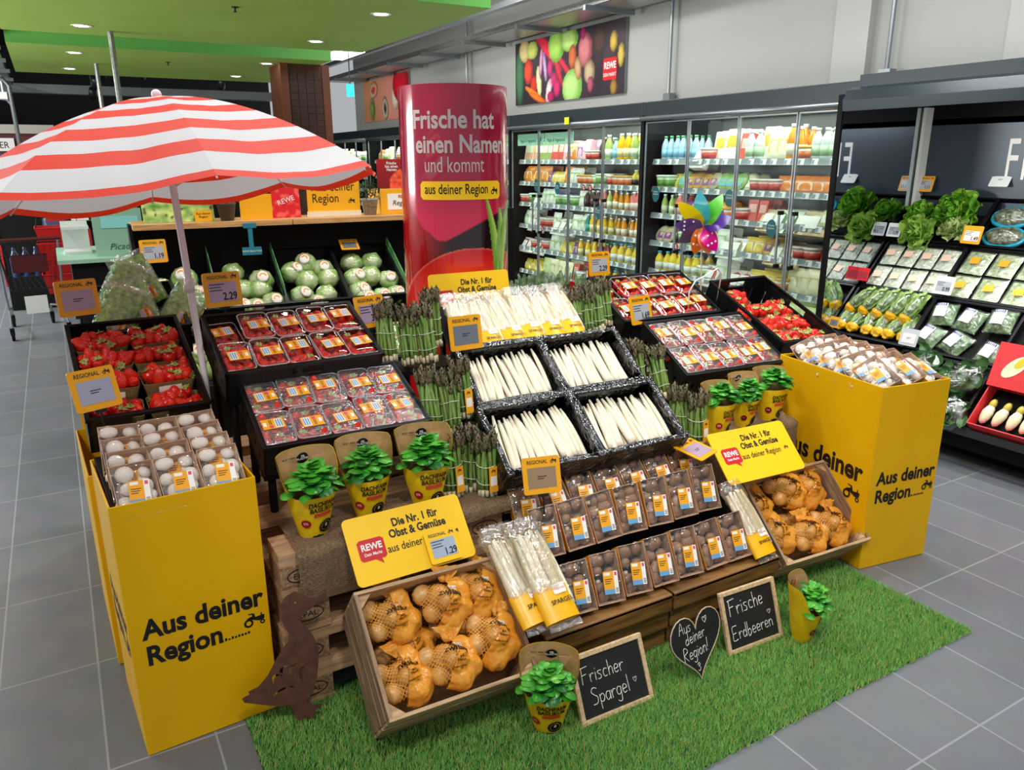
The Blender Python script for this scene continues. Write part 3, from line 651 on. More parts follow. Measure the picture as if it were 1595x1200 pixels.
# third row: lettuce hearts in bags with yellow ends, rocket bags
crate(.57, .4, .12, 'black crate of lettuce hearts in yellow-ended bags on the counter', CM(YC0, .385), hole=False)
crate(.57, .4, .12, 'black crate of rocket salad bags on the counter', CM(YC0-.58, .385), hole=False)
M_HEART = pm('lettuce_heart_leaf', '#6f9f3c', .45, var=(30, '#bcd68a', 4), bump=(30, .8)); M_YBAG = pm('yellow_bag_end', '#f3b90f', .3, bump=(40, .5))
def heart_bag():
    t = thing('lettuce_bag', '', 'lettuce bag')
    b = B(); q = random.Random(8)
    for i in range(16):
        a = i*137.5; leaf(b, T(.012*math.cos(a), -.06, .03+.01*math.sin(a)) @ R(a, 'Y') @ R(-6-8*(i/16), 'X'), q.uniform(.17, .2), .085, .3, .02, i, nx=6, ny=8)
    b.obj('lettuce_hearts', M_HEART, t, True)
    B().grid(20, 10, lambda u, v: (math.cos(2*PI*u)*(.012+.034*min(1, v*1.8))*(1+.18*nz(math.cos(6.3*u)*2, math.sin(6.3*u)*2, v*6)), -.115+.06*v+.012*nz(u*8, v*4, 2), .03+math.sin(2*PI*u)*(.006+.03*min(1, v*1.6))*(1+.2*nz(math.cos(6.3*u)*2, math.sin(6.3*u)*2, v*6+4))), wrap=True).obj('yellow_wrap', M_YBAG, t, True)
    B().ball((0, .01, .031), (.048, .125, .046), 14, 10, fn=lambda d: 1+.1*nz(d.x, d.y, d.z, 4)).obj('film', M_FILM, t, True); return t
HB = Kind(heart_bag)
for i in range(6): HB(CM(YC0, .385) @ T(.05+i*.094, .13, -.05) @ R(uni(-14, 14), 'Z') @ R(-12, 'X'), 'bag of lettuce hearts with yellow end, %s from the left in front' % NTH[i])
for i in range(5): HB(CM(YC0, .385) @ T(.09+i*.1, .27, -.01) @ R(uni(-40, -15), 'Z') @ R(10, 'X'), 'bag of lettuce hearts lying behind the front bags, %s from the left' % NTH[i])
M_STRIPE = pm('white_blue_label', '#f2f4f6', .5); M_NAVY = pm('navy_print', '#2b3f78', .5)
def rocket():
    t = thing('salad_bag', '', 'salad bag'); w, d = .165, .17
    B().grid(16, 16, lambda u, v: ((u-.5)*w*.9, (v-.5)*d*.9, .012+.05*(math.sin(PI*u)*math.sin(PI*v))**.7+.014*nz(u*9, v*9, 3))).obj('rocket_leaves', M_RUC, t, True)
    B().grid(14, 14, lambda u, v: ((u-.5)*w, (v-.5)*d, .016+.056*(math.sin(PI*u)*math.sin(PI*v))**.6+.006*nz(u*6, v*5, 7))).obj('film', M_FILMH, t, True)
    l = B().grid(4, 4, lambda u, v: ((u-.5)*.07, (v-.5)*.1, .078-.02*(2*u-1)**2*.3)).obj('label', M_STRIPE, t)
    b = B()
    for k in range(6): b.box(-.032+k*.011, .03, .0735, -.027+k*.011, .047, .0795)
    b.obj('stripes', M_NAVY, l); return t
RK = Kind(rocket)
k = 0
for x, y, z, a in ((.09, .12, -.04, -14), (.1, .29, -.03, 10), (.27, .11, -.045, -22), (.28, .28, -.03, -8), (.46, .3, -.02, 6), (.49, .09, -.06, -10)):
    RK(CM(YC0-.58, .385) @ T(x, y, z) @ R(a, 'Z'), 'rocket salad bag with striped label, %s of the counter crate' % ('front left', 'rear left', 'front middle', 'rear middle', 'rear right', 'front right')[k]); k += 1
# bottom row: leaf spinach bags, chicory box
crate(.57, .38, .12, 'black crate of dark leafy bags at the foot of the counter', CM(YC0-.58, -.02), hole=False)
def leafbag(m):
    def mk():
        t = thing('leaf_bag', '', 'vegetable bag')
        b = B(); q = random.Random(5)
        for i in range(26): leaf(b, T(q.uniform(-.12, .12), q.uniform(-.08, .06), .02+.05*q.random()) @ R(q.uniform(0, 360), 'Z') @ R(q.uniform(-10, 40), 'X'), .09, .06, .3, .012, i)
        b.obj('leaves', m, t, True)
        B().ball((0, 0, .045), (.16, .11, .06), 18, 9, fn=lambda d: 1+.16*nz(d.x, d.y, d.z, 4)).obj('film', M_FILM, t, True); return t
    return Kind(mk)
LB = leafbag(M_LETD)
for k, (x, y, z) in enumerate(((.3, .12, -.05), (.42, .26, -.02), (.16, .26, -.03), (.44, .08, -.07))):
    LB(CM(YC0-.6, -.02) @ T(x, y, z) @ R(k*50-30, 'Z'), 'bag of dark green leaves at the foot of the counter, %s' % ('front middle', 'upper right', 'upper left', 'front right')[k])
M_RBOX = pm('red_box_card', '#e2363c', .45)
t = thing('chicory_box', 'red cardboard chicory box with raised printed lid at the counter foot', 'box', CM(2.34, -.03, -.01))
b = B().box(0, 0, -.06, .4, .3, -.05).box(0, 0, -.06, .4, .006, .05).box(0, .294, -.06, .4, .3, .06).box(0, 0, -.06, .006, .3, .05).box(.394, 0, -.06, .4, .3, .05); b.obj('tray', M_RBOX, t)
lid = B().box(-.01, 0, 0, .41, .26, .006).obj('lid', M_RBOX, t, M=T(0, .26, .06) @ R(22, 'X'))
flat([[(x, y) for x, y in circ(.04, 18, ry=.085)]], pm('chicory_print', '#f6eec2', .5), lid, T(.11, .13, .0075) @ R(-40, 'Z'), 'chicory_print')
flat([[(x, y) for x, y in circ(.02, 14, ry=.045)]], pm('chicory_tip_print', '#e9c92c', .5), lid, T(.135, .16, .0085) @ R(-40, 'Z'), 'chicory_print')
letter('Chicorée', .05, M_WINK, lid, T(.27, .18, .0075)); 
def chic():
    t = thing('chicory', '', 'chicory'); b = B().ball((0, 0, .02), (.03, .08, .03), 12, 8, fn=lambda d: 1-.35*max(0, d.y)+.05*nz(d.x, d.y, d.z, 5)); b.obj('leaves', pm('chicory_leaf', '#e6dfae', .45, var=(20, '#f3efd6')), t, True)
    B().ball((0, .055, .024), (.02, .035, .02), 10, 6).obj('tip', pm('chicory_yellow', '#cdbb4a', .45), t, True); return t
CH = Kind(chic)
for i in range(5): CH(CM(2.34, -.03, -.01) @ T(.05+i*.075, .12, -.02) @ R(uni(-25, 25), 'Z'), 'chicory head in the red box, %s from the left' % NTH[i])
# counter price signs (cards face the aisle)
def CS(y, s, n=.07, tilt=25): return CM(y, s, n) @ R(tilt, 'X')
M_WFRAME = pm('white_frame', '#eceeec', .35)
price_sign(CS(3.49, 1.66), 'yellow price sign above the lettuce at the mirror end of the counter', '1.11', s=.8)
price_sign(CS(2.98, 1.71, .08, 10), 'white price sign tilted above the curly salad on the counter', '', M_WFRAME, frame=M_WFRAME, head='', s=.85)
price_sign(CS(3.5, 1.24), 'white price sign at the front left of the lettuce crate on the counter', '1.79', frame=M_WFRAME, head='', s=.7)
price_sign(CS(2.945, 1.25), 'pale yellow price sign in front of the curly salad on the counter', '1.49', M_PAPER, s=.85, head='')
price_sign(CS(3.52, .84), 'red price sign by the mirror in front of the salad trays', '', pm('display_red', '#a32a35', .3), frame=pm('red_frame', '#d81424', .4), head='', s=.65)
price_sign(CS(2.92, .84), 'white price sign with blue print between the two salad tray crates', '0.99', frame=M_WFRAME, head='', s=.85)
price_sign(CS(3.5, .42), 'small yellow framed dark sign before the lettuce hearts', '', M_LCDD, s=.55, head='')
price_sign(CS(2.93, .42), 'pale price sign at the front left of the rocket crate', '', M_WFRAME, frame=pm('pale_frame', '#c9ced4', .35), head='', s=.8)
# ------------------------------------------------------------------ artificial grass mat
def grass_mat():
    m, nt, p, N, L = nmat('turf_blades')
    oi = N('ShaderNodeAttribute'); oi.attribute_name = 'print'; L(oi.outputs['Color'], p.inputs['Base Color']); p.inputs['Roughness'].default_value = .45
    return m
GX0, GX1, GY0, GY1 = .30, 2.83, 1.367, 2.3
t = thing('grass_mat', 'bright green artificial grass mat under the market display', 'artificial grass', T(0, 0, 0))
B().box(GX0, GY0, 0, GX1, GY1, .006).obj('backing', pm('turf_backing', '#1d4a1a', .8), t)
def turf():
    q = random.Random(4); vs = []; fs = []; cols = []
    def blades(n, x0, x1, y0, y1):
        for i in range(n):
            x = q.uniform(x0, x1); y = q.uniform(y0, y1)
            a = q.uniform(0, 2*PI); h = q.uniform(.012, .022); w = .0016; ln = q.uniform(.004, .014); la = q.gauss(.8, 1.1)
            dx, dy = math.cos(a)*w, math.sin(a)*w; k = len(vs)
            vs.extend([(x-dx, y-dy, .005), (x+dx, y+dy, .005), (x+math.cos(la)*ln, y+math.sin(la)*ln, .006+h)]); fs.append((k, k+1, k+2))
            g = q.random(); c = mixc(hexc('#429236'), hexc('#98cc68'), g) if g > .12 else hexc('#b9b45a')
            cols.extend(list(c)*3)
    blades(95000, GX0, GX1, GY0-.01, 2.0); blades(14000, GX0, 1.25, 2.0, 2.26); blades(8000, 2.2, GX1, 2.0, 2.26)
    me = bpy.data.meshes.new('turf'); me.from_pydata(vs, [], fs); me.materials.append(grass_mat())
    a = me.color_attributes.new('print', 'FLOAT_COLOR', 'POINT'); a.data.foreach_set('color', cols)
    o = put(me, 'blades', t); o['kind'] = 'stuff'
turf()
# ------------------------------------------------------------------ yellow cardboard display boxes
M_YEDGE = pm('card_edge', '#d9c79a', .7)
def yellow_box(lab, M, w, d, h, letters=True):
    t = thing('display_box', lab, 'cardboard box', M); th = .006; b = B()
    for x0, y0, x1, y1 in ((0, 0, w, th), (0, d-th, w, d), (0, th, th, d-th), (w-th, th, w, d-th)): b.box(x0, y0, .002, x1, y1, h)
    b.box(th, th, .002, w-th, d-th, .01); b.obj('box_walls', M_YEL, t, bevel=.002)
    if letters:
        def face(Mf, L):
            s = L/.38; zb = .40
            letter('Aus deiner', .083*s, M_INK, t, Mf @ T(-L*.41, zb, .0012), bold=.03, align='LEFT', sx=.9, spacing=1.0)
            letter('Region', .083*s, M_INK, t, Mf @ T(-L*.41, zb-.083*s, .0012), bold=.03, align='LEFT', sx=.9, spacing=1.0)
            flat(tractor(.046*s), M_INK, t, Mf @ T(L*.38, zb-.045*s, .0012), 'tractor_emblem')
            sb = B()
            for i in range(9): sb.box(L*.12+i*.0095*s, zb-.084*s, .0004, L*.12+(i*.0095+.006)*s, zb-.081*s+.006*abs(math.sin(i*1.7)), .0012)
            sb.obj('furrow_print', M_INK, t, M=Mf)
        face(T(w/2, 0, 0) @ R(90, 'X'), w); face(T(0, d/2, 0) @ R(-90, 'Z') @ R(90, 'X'), d*.92)
    return t
yellow_box('worn yellow cardboard box at the left front carrying packed white mushrooms', T(.008, 2.262, 0) @ R(3.5, 'Z'), .405, .44, .835)
yellow_box('yellow cardboard box at the right front carrying loose-stacked white mushroom packs', T(2.866, 1.888, 0) @ R(-8.5, 'Z'), .385, .63, .845)
yellow_box('yellow cardboard box under the crate of open strawberry punnets', T(-.035, 2.81, 0) @ R(2, 'Z'), .39, .56, .74, False)
yellow_box('yellow cardboard box behind the strawberry punnets, under the spinach', T(-.03, 3.43, 0), .44, .58, .97, False)
# ------------------------------------------------------------------ pallets
M_PAL = woodmat('pallet_wood', '#cda47c', '#a58160', 5, (1, 9, 9), .75); M_CHIP = pm('pressed_wood_block', '#b08e6a', .8, var=(90, '#7d5f42'), bump=(80, .4))
M_BRAND = pm('burnt_brand', '#2a1c12', .8)
def pallet():
    t = thing('euro_pallet', '', 'pallet'); w, d = .8, 1.2
    for i in range(5): B().box(0.0, i*.264, .122, w, i*.264+.144, .144).obj('deck_board', M_PAL, t)
    for y in (0, .5275, 1.055):
        for x in (0, .3275, .655):
            k = B().box(x, y, .022, x+.145, y+.145, .1).obj('block', M_CHIP, t, bevel=.003)
            if y == 0:
                flat([circ(.052, 28, ry=.026), circ(.048, 28, ry=.022)], M_BRAND, k, T(x+.0725, -.0006, .061) @ R(90, 'X'), 'brand_ring'); letter('EPAL', .03, M_BRAND, k, T(x+.0725, -.0006, .0505) @ R(90, 'X'))
    for y in (0, .5275, 1.055): B().box(0, y, .1, w, y+.145, .122).obj('stringer_board', M_PAL, t)
    for x in (0, .3275, .655): B().box(x, 0, 0, x+.145, d, .022).obj('bottom_board', M_PAL, t)
    return t
PL = Kind(pallet)
LV = ('bottom', 'second', 'third', 'top')
for k in range(4):
    PL(T(.445+uni(-.006, .006), 2.24+uni(-.006, .006), .144*k), '%s wooden pallet of the stack beside the duck' % LV[k])
for k in range(4):
    PL(T(2.05+uni(-.006, .006), 2.3+uni(-.006, .006), .144*k), '%s wooden pallet of the stack beside the right yellow box' % LV[k])
# burlap
M_JUTE = pm('burlap', '#957a5c', .9, var=(120, '#705a42', 5), bump=(260, .9))
t = thing('burlap_cloth', 'brown burlap draped over the left pallet stack under the basil pots', 'cloth', T(.5, 2.22, .578))
def jut(u, v):
    x = u*.82; s = v*.5
    if s < .26: y = .26-s+.0; z = .004+.006*nz(x*9, s*14, 1)+.004
    else: y = -.012-(.012*abs(nz(x*8, 2, 3))+.01*math.sin(x*30))*(1-sm(.08, .14, x)); z = -(s-.26)
    if s < .26 and y < .02: y = max(y, -.012)
    if s >= .26 and x > .28: z = max(z, -.05-.02*math.sin(x*6))
    return (x, y, z)
B().grid(60, 40, lambda u, v: jut(u, v*.82)).obj('cloth', M_JUTE, t, True)
t = thing('burlap_cloth', 'pale burlap bunched on the right pallet stack beside the yellow box', 'cloth', T(2.1, 2.3, .578))
B().grid(50, 30, lambda u, v: (u*.76, (.3-v*.5) if v < .6 else -.012-.02*abs(nz(u*9, v*3, 4)), (.006+.014*abs(nz(u*12, v*9, 5))+.05*sm(.75, 1, u)*abs(nz(u*15, v*8, 2))) if v < .6 else -(v-.6)*.5)).obj('cloth', M_JUTE, t, True)
# ------------------------------------------------------------------ slanted racks below the crates
def rack(lab, M, w, d, foot):
    """sloped board on four legs; foot = height of what the legs stand on"""
    t = thing('crate_rack', lab, 'rack', M); B().box(0, 0, -.02, w, d, 0).obj('board', M_BLK2, t)
    Mi = M.inverted()
    for x in (.03, w-.05):
        for y in (.03, d-.05):
            p = M @ Vector((x, y, -.02)); q = Mi @ Vector((p.x, p.y, foot)); B().tube([(x, y, -.02), tuple(q)], .014, 6).obj('leg', M_BLK2, t)
    return t
def CR_(FL, yaw, tilt): return T(*FL) @ R(yaw, 'Z') @ R(tilt, 'X')
HC = .125
MS1 = CR_((.443, 2.815, 1.03), 1, 22); MS2 = CR_((.486, 2.49, .845), -1, 20); MS4 = CR_((2.385, 2.535, .815), -4.5, 26.5); MS3 = CR_((2.36, 2.965, .992), -4, 25)
ML1 = CR_((-.01, 2.866, .92), 2, 22.5); MR1 = CR_((3.03, 2.555, .885), -2, 23); ML0 = CR_((.03, 3.46, 1.1), 0, 12)
MA = [CR_((1.345, 2.575, .828), -1.5, 38), CR_((1.748, 2.565, .828), -1.5, 38), CR_((1.245, 2.18, .702), -1.5, 36), CR_((1.648, 2.17, .702), -1.5, 36)]
crate(.6, .4, HC, 'black crate of ten covered strawberry trays, rear left of the display', MS1)
crate(.6, .4, HC, 'black crate of ten film-wrapped strawberry trays behind the left basil pots', MS2)
crate(.6, .4, HC, 'black crate of ten film-wrapped strawberry trays behind the right basil pots', MS4)
crate(.6, .4, HC, 'black crate of ten covered strawberry trays, rear right of the display', MS3)
crate(.4, .6, .15, 'long black crate of open strawberry punnets behind the left white mushrooms', ML1)
crate(.4, .6, .18, 'long black crate of open strawberry punnets behind the right white mushrooms', MR1)
crate(.4, .55, .13, 'black crate of bagged spinach behind the left strawberry punnets', ML0)
for nm, M, w, d, h, f in (('left rear strawberry tray crate', MS1, .6, .4, HC, .578), ('left front strawberry tray crate', MS2, .6, .4, HC, .578), ('right front strawberry tray crate', MS4, .6, .4, HC, .578),
                          ('right rear strawberry tray crate', MS3, .6, .4, HC, .578), ('right strawberry punnet crate', MR1, .4, .6, .18, 0.0)):
    rack('black sloping rack carrying the '+nm, M @ T(0, .0, -h-.002), w, d, f)
# ------------------------------------------------------------------ strawberries
def straw_mat():
    m, nt, p, N, L = nmat('strawberry_skin')
    tc = N('ShaderNodeTexCoord'); v = N('ShaderNodeTexVoronoi'); v.inputs['Scale'].default_value = 190
    r = N('ShaderNodeValToRGB'); e = r.color_ramp.elements; e[0].color = hexc('#e9a24a'); e[0].position = .06; e[1].color = hexc('#d4190f'); e[1].position = .16
    n = N('ShaderNodeTexNoise'); n.inputs['Scale'].default_value = 30; mx = N('ShaderNodeMix'); mx.data_type = 'RGBA'; mx.blend_type = 'MIX'; mx.inputs[7].default_value = hexc('#ea3d1c')
    mr = N('ShaderNodeMapRange'); mr.inputs[1].default_value = .45; mr.inputs[2].default_value = .7; mr.inputs[4].default_value = .6
    b = N('ShaderNodeBump'); b.inputs['Strength'].default_value = .5; b.inputs['Distance'].default_value = .003
    L(tc.outputs['Object'], v.inputs['Vector']); L(v.outputs['Distance'], r.inputs[0]); L(tc.outputs['Object'], n.inputs['Vector']); L(n.outputs['Fac'], mr.inputs[0]); L(mr.outputs[0], mx.inputs[0])
    L(r.outputs[0], mx.inputs[6]); L(mx.outputs[2], p.inputs['Base Color']); L(v.outputs['Distance'], b.inputs['Height']); L(b.outputs[0], p.inputs['Normal'])
    p.inputs['Roughness'].default_value = .22; return m
M_STR = straw_mat(); M_CALYX = pm('strawberry_calyx', '#7f9a3c', .5, var=(60, '#c2c778'))
def berry_b(k, b=None, mi=0):
    q = random.Random(k); e = q.uniform(.9, 1.25); b = b or B()
    return b.lathe([(0, -.023*e), (.006, -.021*e), (.0125, -.012*e), (.0165, -.001), (.0172, .007), (.013, .014), (.005, .0165), (0, .0165)], 10, mi, squash=q.uniform(.85, 1.0))
def calyx_b(k, b=None, mi=0):
    q = random.Random(k+50); b = b or B()
    for i in range(7):
        a = i*2*PI/7+q.uniform(-.2, .2); L = q.uniform(.012, .018); c, s = math.cos(a), math.sin(a); w = .0045
        b.add([(c*.002-s*w*.5, s*.002+c*w*.5, .0168), (c*L*.5-s*w, s*L*.5+c*w, .0185), (c*L, s*L, .018+q.uniform(-.003, .005)), (c*L*.5+s*w, s*L*.5-c*w, .0185), (c*.002+s*w*.5, s*.002-c*w*.5, .0168)], [(0, 1, 2, 3, 4)], mi)
    return b.tube([(0, 0, .016), (.001, .001, .026)], .0012, 4, mi)
BER = [(berry_b(k).mesh('strawberry', M_STR, True), calyx_b(k).mesh('calyx', M_CALYX)) for k in range(4)]
BERP = [calyx_b(k, berry_b(k), 1).mesh('strawberry', [M_STR, M_CALYX], True) for k in range(4)]
def rrot(q=rnd): return R(q.uniform(0, 360), 'Z') @ R(q.choice((q.uniform(50, 130), q.uniform(50, 130), q.uniform(0, 40), q.uniform(150, 200))), 'X') @ R(q.uniform(0, 360), 'Z')
M_PUN = pm('punnet_card', '#8c7a4e', .7, var=(60, '#776540'))
def punnet_shell(): return rounded_slab(B(), .18, .115, .055, .018, top=.86).obj
def open_punnet(M, where, n=15, big=1.3):
    t = thing('strawberry_punnet', 'open brown cardboard strawberry punnet, '+where, 'punnet', M); w, d, h = .186, .128, .058
    b = B(); p0 = rrect(w*.86, d*.86, .014); p1 = rrect(w, d, .018); p2 = rrect(w-.005, d-.005, .016); k = len(p0)
    b.add([(x, y, 0) for x, y in p0]+[(x, y, h) for x, y in p1]+[(x, y, h) for x, y in p2]+[(x*.97, y*.97, .004) for x, y in p0],
          [(r*k+i, r*k+(i+1) % k, (r+1)*k+(i+1) % k, (r+1)*k+i) for r in range(3) for i in range(k)]+[tuple(range(3*k, 4*k)), tuple(reversed(range(k)))])
    b.obj('card_tray', M_PUN, t)
    B().box(-.04, -d/2-.0015, .02, .04, -d/2+.004, .042).obj('label', M_PAPER, t, M=T(0, .0025, 0) @ R(0, 'X'))
    g = 'loose strawberries, '+where; spots = []
    for i in range(n):
        for _ in range(30):
            x, y = uni(-.072, .072), uni(-.044, .044)
            if all((x-a)**2+(y-c)**2 > .027**2 for a, c, _z in spots): break
        z = uni(.05, .068); spots.append((x, y, z)); q = rnd.randrange(4)
        o = put(BER[q][0], 'strawberry', None, M @ T(x, y, z) @ rrot() @ SC(uni(.95, 1.2)*big)); tag(o, 'red strawberry in the open punnet, '+where, 'strawberry', g); put(BER[q][1], 'calyx', o)
    for i in range(6):
        q = rnd.randrange(4); o = put(BER[q][0], 'strawberry', None, M @ T(uni(-.06, .06), uni(-.03, .03), .028) @ rrot() @ SC(1.1*big)); tag(o, 'red strawberry in the open punnet, '+where, 'strawberry', g)
ROWN = ('nearest', 'second', 'third', 'rearmost')
for j in range(4):
    for i in range(2):
        if j == 0: zz = -.13
        else: zz = -.1
        open_punnet(ML1 @ T(.103+i*.192+uni(-.004, .004), .1+j*.132, zz+.012) @ R(uni(-5, 5), 'Z') @ R(-8, 'X'), '%s row on the %s of the left crate' % (ROWN[j], ('left', 'right')[i]))
for j in range(4):
    for i in range(2):
        if (i, j) in ((1, 3),): continue
        open_punnet(MR1 @ T(.103+i*.192+uni(-.004, .004), .09+j*.135, -.12) @ R(uni(-5, 5), 'Z'), '%s row on the %s of the right crate' % (ROWN[j], ('left', 'right')[i]), 14)
# covered strawberry trays
def label_b(w, h, rot):
    """printed sticker: slots yellow, blue, white, pink, ink"""
    b = B(); b.box(-w/2, -h/2, 0, w/2, h/2, .0006, 0); b.box(-w*.42, -h*.42, .0006, -w*.08, h*.42, .0009, 2)
    for k in range(3): b.box(-w*.4+k*w*.105, -h*.36, .0009, -w*.4+k*w*.105+w*.07, h*.36, .0011, 1)
    b.box(w*.02, h*.16, .0006, w*.2, h*.42, .0009, 3); b.box(w*.3, -h*.18, .0006, w*.44, h*.2, .0009, 2)
    for k in range(2): b.box(w*.06+k*w*.07, -h*.4, .0006, w*.09+k*w*.07, h*.1, .0009, 4)
    return b
LABM = [M_LYEL, M_LBLUE, M_PAPER, M_LPINK, M_INK]
M_RIM = film('rim_plastic', '#ffffff', .3, .15, (12, .2), haze=.22, hazecol='#ffffff'); M_FILMS = film('pink_glare_film', '#ffffff', .27, .13, (15, 1.1), (1, 4, 1), .06, '#fbeff0')  # pinkish haze colour of the tray film stands in for reflected glare
def straw_tray(wrapped):
    def mk():
        t = thing('strawberry_tray', '', 'strawberry tray'); w, d, h = .114, .178, .055
        rounded_slab(B(), w, d, h, .02, top=.88).obj('clear_tray', M_CLEAR, t, True); B().tube([(x, y, h) for x, y in rrect(w, d, .02)], .0026, 6, closed=True).obj('tray_rim', M_RIM, t, True)
        q = random.Random(2+wrapped)
        for i in range(9):
            x = (-.032, 0, .032)[i % 3]+q.uniform(-.006, .006); y = (-.055, -.005, .05)[i//3]+q.uniform(-.01, .01)
            put(BERP[i % 4], 'strawberry', t, T(x, y, .033+q.uniform(-.004, .006)) @ rrot(q) @ SC(1.15))
        if wrapped: B().grid(16, 20, lambda u, v: ((u-.5)*w*1.0, (v-.5)*d*1.0, h+.001+.007*(math.sin(PI*u)*math.sin(PI*v))**.5+.003*nz(u*16, v*4, 2))).obj('cling_film', M_FILMS, t, True)
        else:
            b = B().grid(10, 14, lambda u, v: ((u-.5)*w*.98, (v-.5)*d*.98, h+.012*(math.sin(PI*u)*math.sin(PI*v))**.3)); b.obj('lid', M_CLEAR, t, True)
        label_b(.076, .056, 0).obj('label', LABM, t, M=T(.006, -.012, h+(.0085 if wrapped else .0125)) @ R(4, 'Z')); return t
    return Kind(mk)
STW = straw_tray(1); STL = straw_tray(0)
SIDE = ('front', 'rear')
def fill_trays(K, M, where, z0=-.06):
    for j in range(2):
        for i in range(5):
            dz = -.03 if (K is STL and i == 0 and j == 1) else 0
            K(M @ T(.064+i*.118, .106+j*.188, z0+.004*(i % 2)+dz) @ R(uni(-3, 3), 'Z') @ R(180 if uni(0, 1) > .7 else 0, 'Z'), 'strawberry tray, %s from the left in the %s row, %s' % (NTH[i], SIDE[j], where))
fill_trays(STL, MS1, 'rear left crate'); fill_trays(STW, MS2, 'crate behind the left basil'); fill_trays(STW, MS4, 'crate behind the right basil'); fill_trays(STL, MS3, 'rear right crate')
# ------------------------------------------------------------------ spinach bags
M_SPIN = pm('spinach_leaf', '#3a9426', .45, var=(45, '#a6de74', 4), bump=(40, 1))
def spinach_bag():
    t = thing('spinach_bag', '', 'spinach bag'); w, h = .16, .24
    B().grid(14, 18, lambda u, v: ((u-.5)*w*.92, -.03*(math.sin(PI*u)*math.sin(PI*min(1, v*1.05)))**.6+.008*nz(u*9, v*12, 1), v*h*.9)).grid(14, 18, lambda u, v: ((u-.5)*w*.92, .03*(math.sin(PI*u)*math.sin(PI*min(1, v*1.05)))**.6, v*h*.9)).obj('spinach', M_SPIN, t, True)
    B().grid(14, 18, lambda u, v: ((u-.5)*w, -.036*(math.sin(PI*u)*math.sin(PI*min(1, v)))**.5+.005*nz(u*8, v*9, 2), v*h)).grid(14, 18, lambda u, v: ((u-.5)*w, .036*(math.sin(PI*u)*math.sin(PI*min(1, v)))**.5, v*h)).obj('film', M_FILMH, t, True)
    label_b(.045, .05, 0).obj('label', LABM, t, M=T(.02, -.041, .045) @ R(90, 'X')); return t
SPB = Kind(spinach_bag)
for k, (x, y, z, a, b_) in enumerate(((.09, .05, -.05, 25, -35), (.23, .1, -.04, -12, -40), (.12, .2, .0, 30, -30), (.28, .26, .0, -20, -25), (.34, .12, -.06, 35, -45))):
    SPB(ML0 @ T(x, y, z) @ R(b_, 'X') @ R(a, 'Y'), 'clear bag of spinach leaning in the left rear crate, %s' % ('front left', 'front middle', 'rear left peak', 'rear right peak', 'front right')[k])
# ------------------------------------------------------------------ white mushrooms and brown mushrooms
M_MW = pm('white_mushroom', '#f2ebe2', .55, var=(25, '#e6dbd0'), sss=.15); M_MB = pm('brown_mushroom', '#a07a58', .5, var=(40, '#7d5a40')); M_MSTEM = pm('mushroom_stem', '#d9c9b2', .6)
def mush_b(k, m1):
    q = random.Random(k); s = q.uniform(.9, 1.1)
    return B().lathe([(0, -.014), (.008, -.014), (.0075, 0)], 10, 1).lathe([(.0075, 0), (.017*s, .0), (.0215*s, .006), (.0205*s, .014), (.013*s, .021), (.005, .0235), (0, .024)], 14, 0).mesh('mushroom', [m1, M_MSTEM], True)
MUW = [mush_b(k, M_MW) for k in range(3)]; MUB = [mush_b(k, M_MB) for k in range(3)]
M_YTRAY = pm('yellow_tray_card', '#f0a915', .5); M_KRAFT = pm('kraft_card', '#c4a282', .75, var=(50, '#b59072'))
M_FILMM = film('mushroom_film', '#ffffff', .1, .08, (16, .9), (1, 3, 1))
def mush_label():
    """orange and blue sticker: slots yellow, blue, white, pink, ink"""
    w, h = .056, .078; b = B(); b.box(-w/2, -h*.28, 0, w*.22, h/2, .0006, 0); b.box(-w/2, -h/2, 0, w*.22, -h*.28, .0006, 1); b.box(w*.22, -h/2, 0, w/2, h/2, .0006, 2)
    b.box(-w*.42, h*.32, .0006, -w*.02, h*.45, .0009, 2); b.box(w*.28, h*.3, .0006, w*.44, h*.45, .0009, 3)
    for k in range(5): b.box(w*.27, -h*.44+k*h*.045, .0006, w*.46, -h*.42+k*h*.045, .0009, 4)
    for k in range(3): b.box(-w*.4, h*.14-k*h*.09, .0006, w*(.1-.08*k), h*.17-k*h*.09, .0009, 4)
    return b
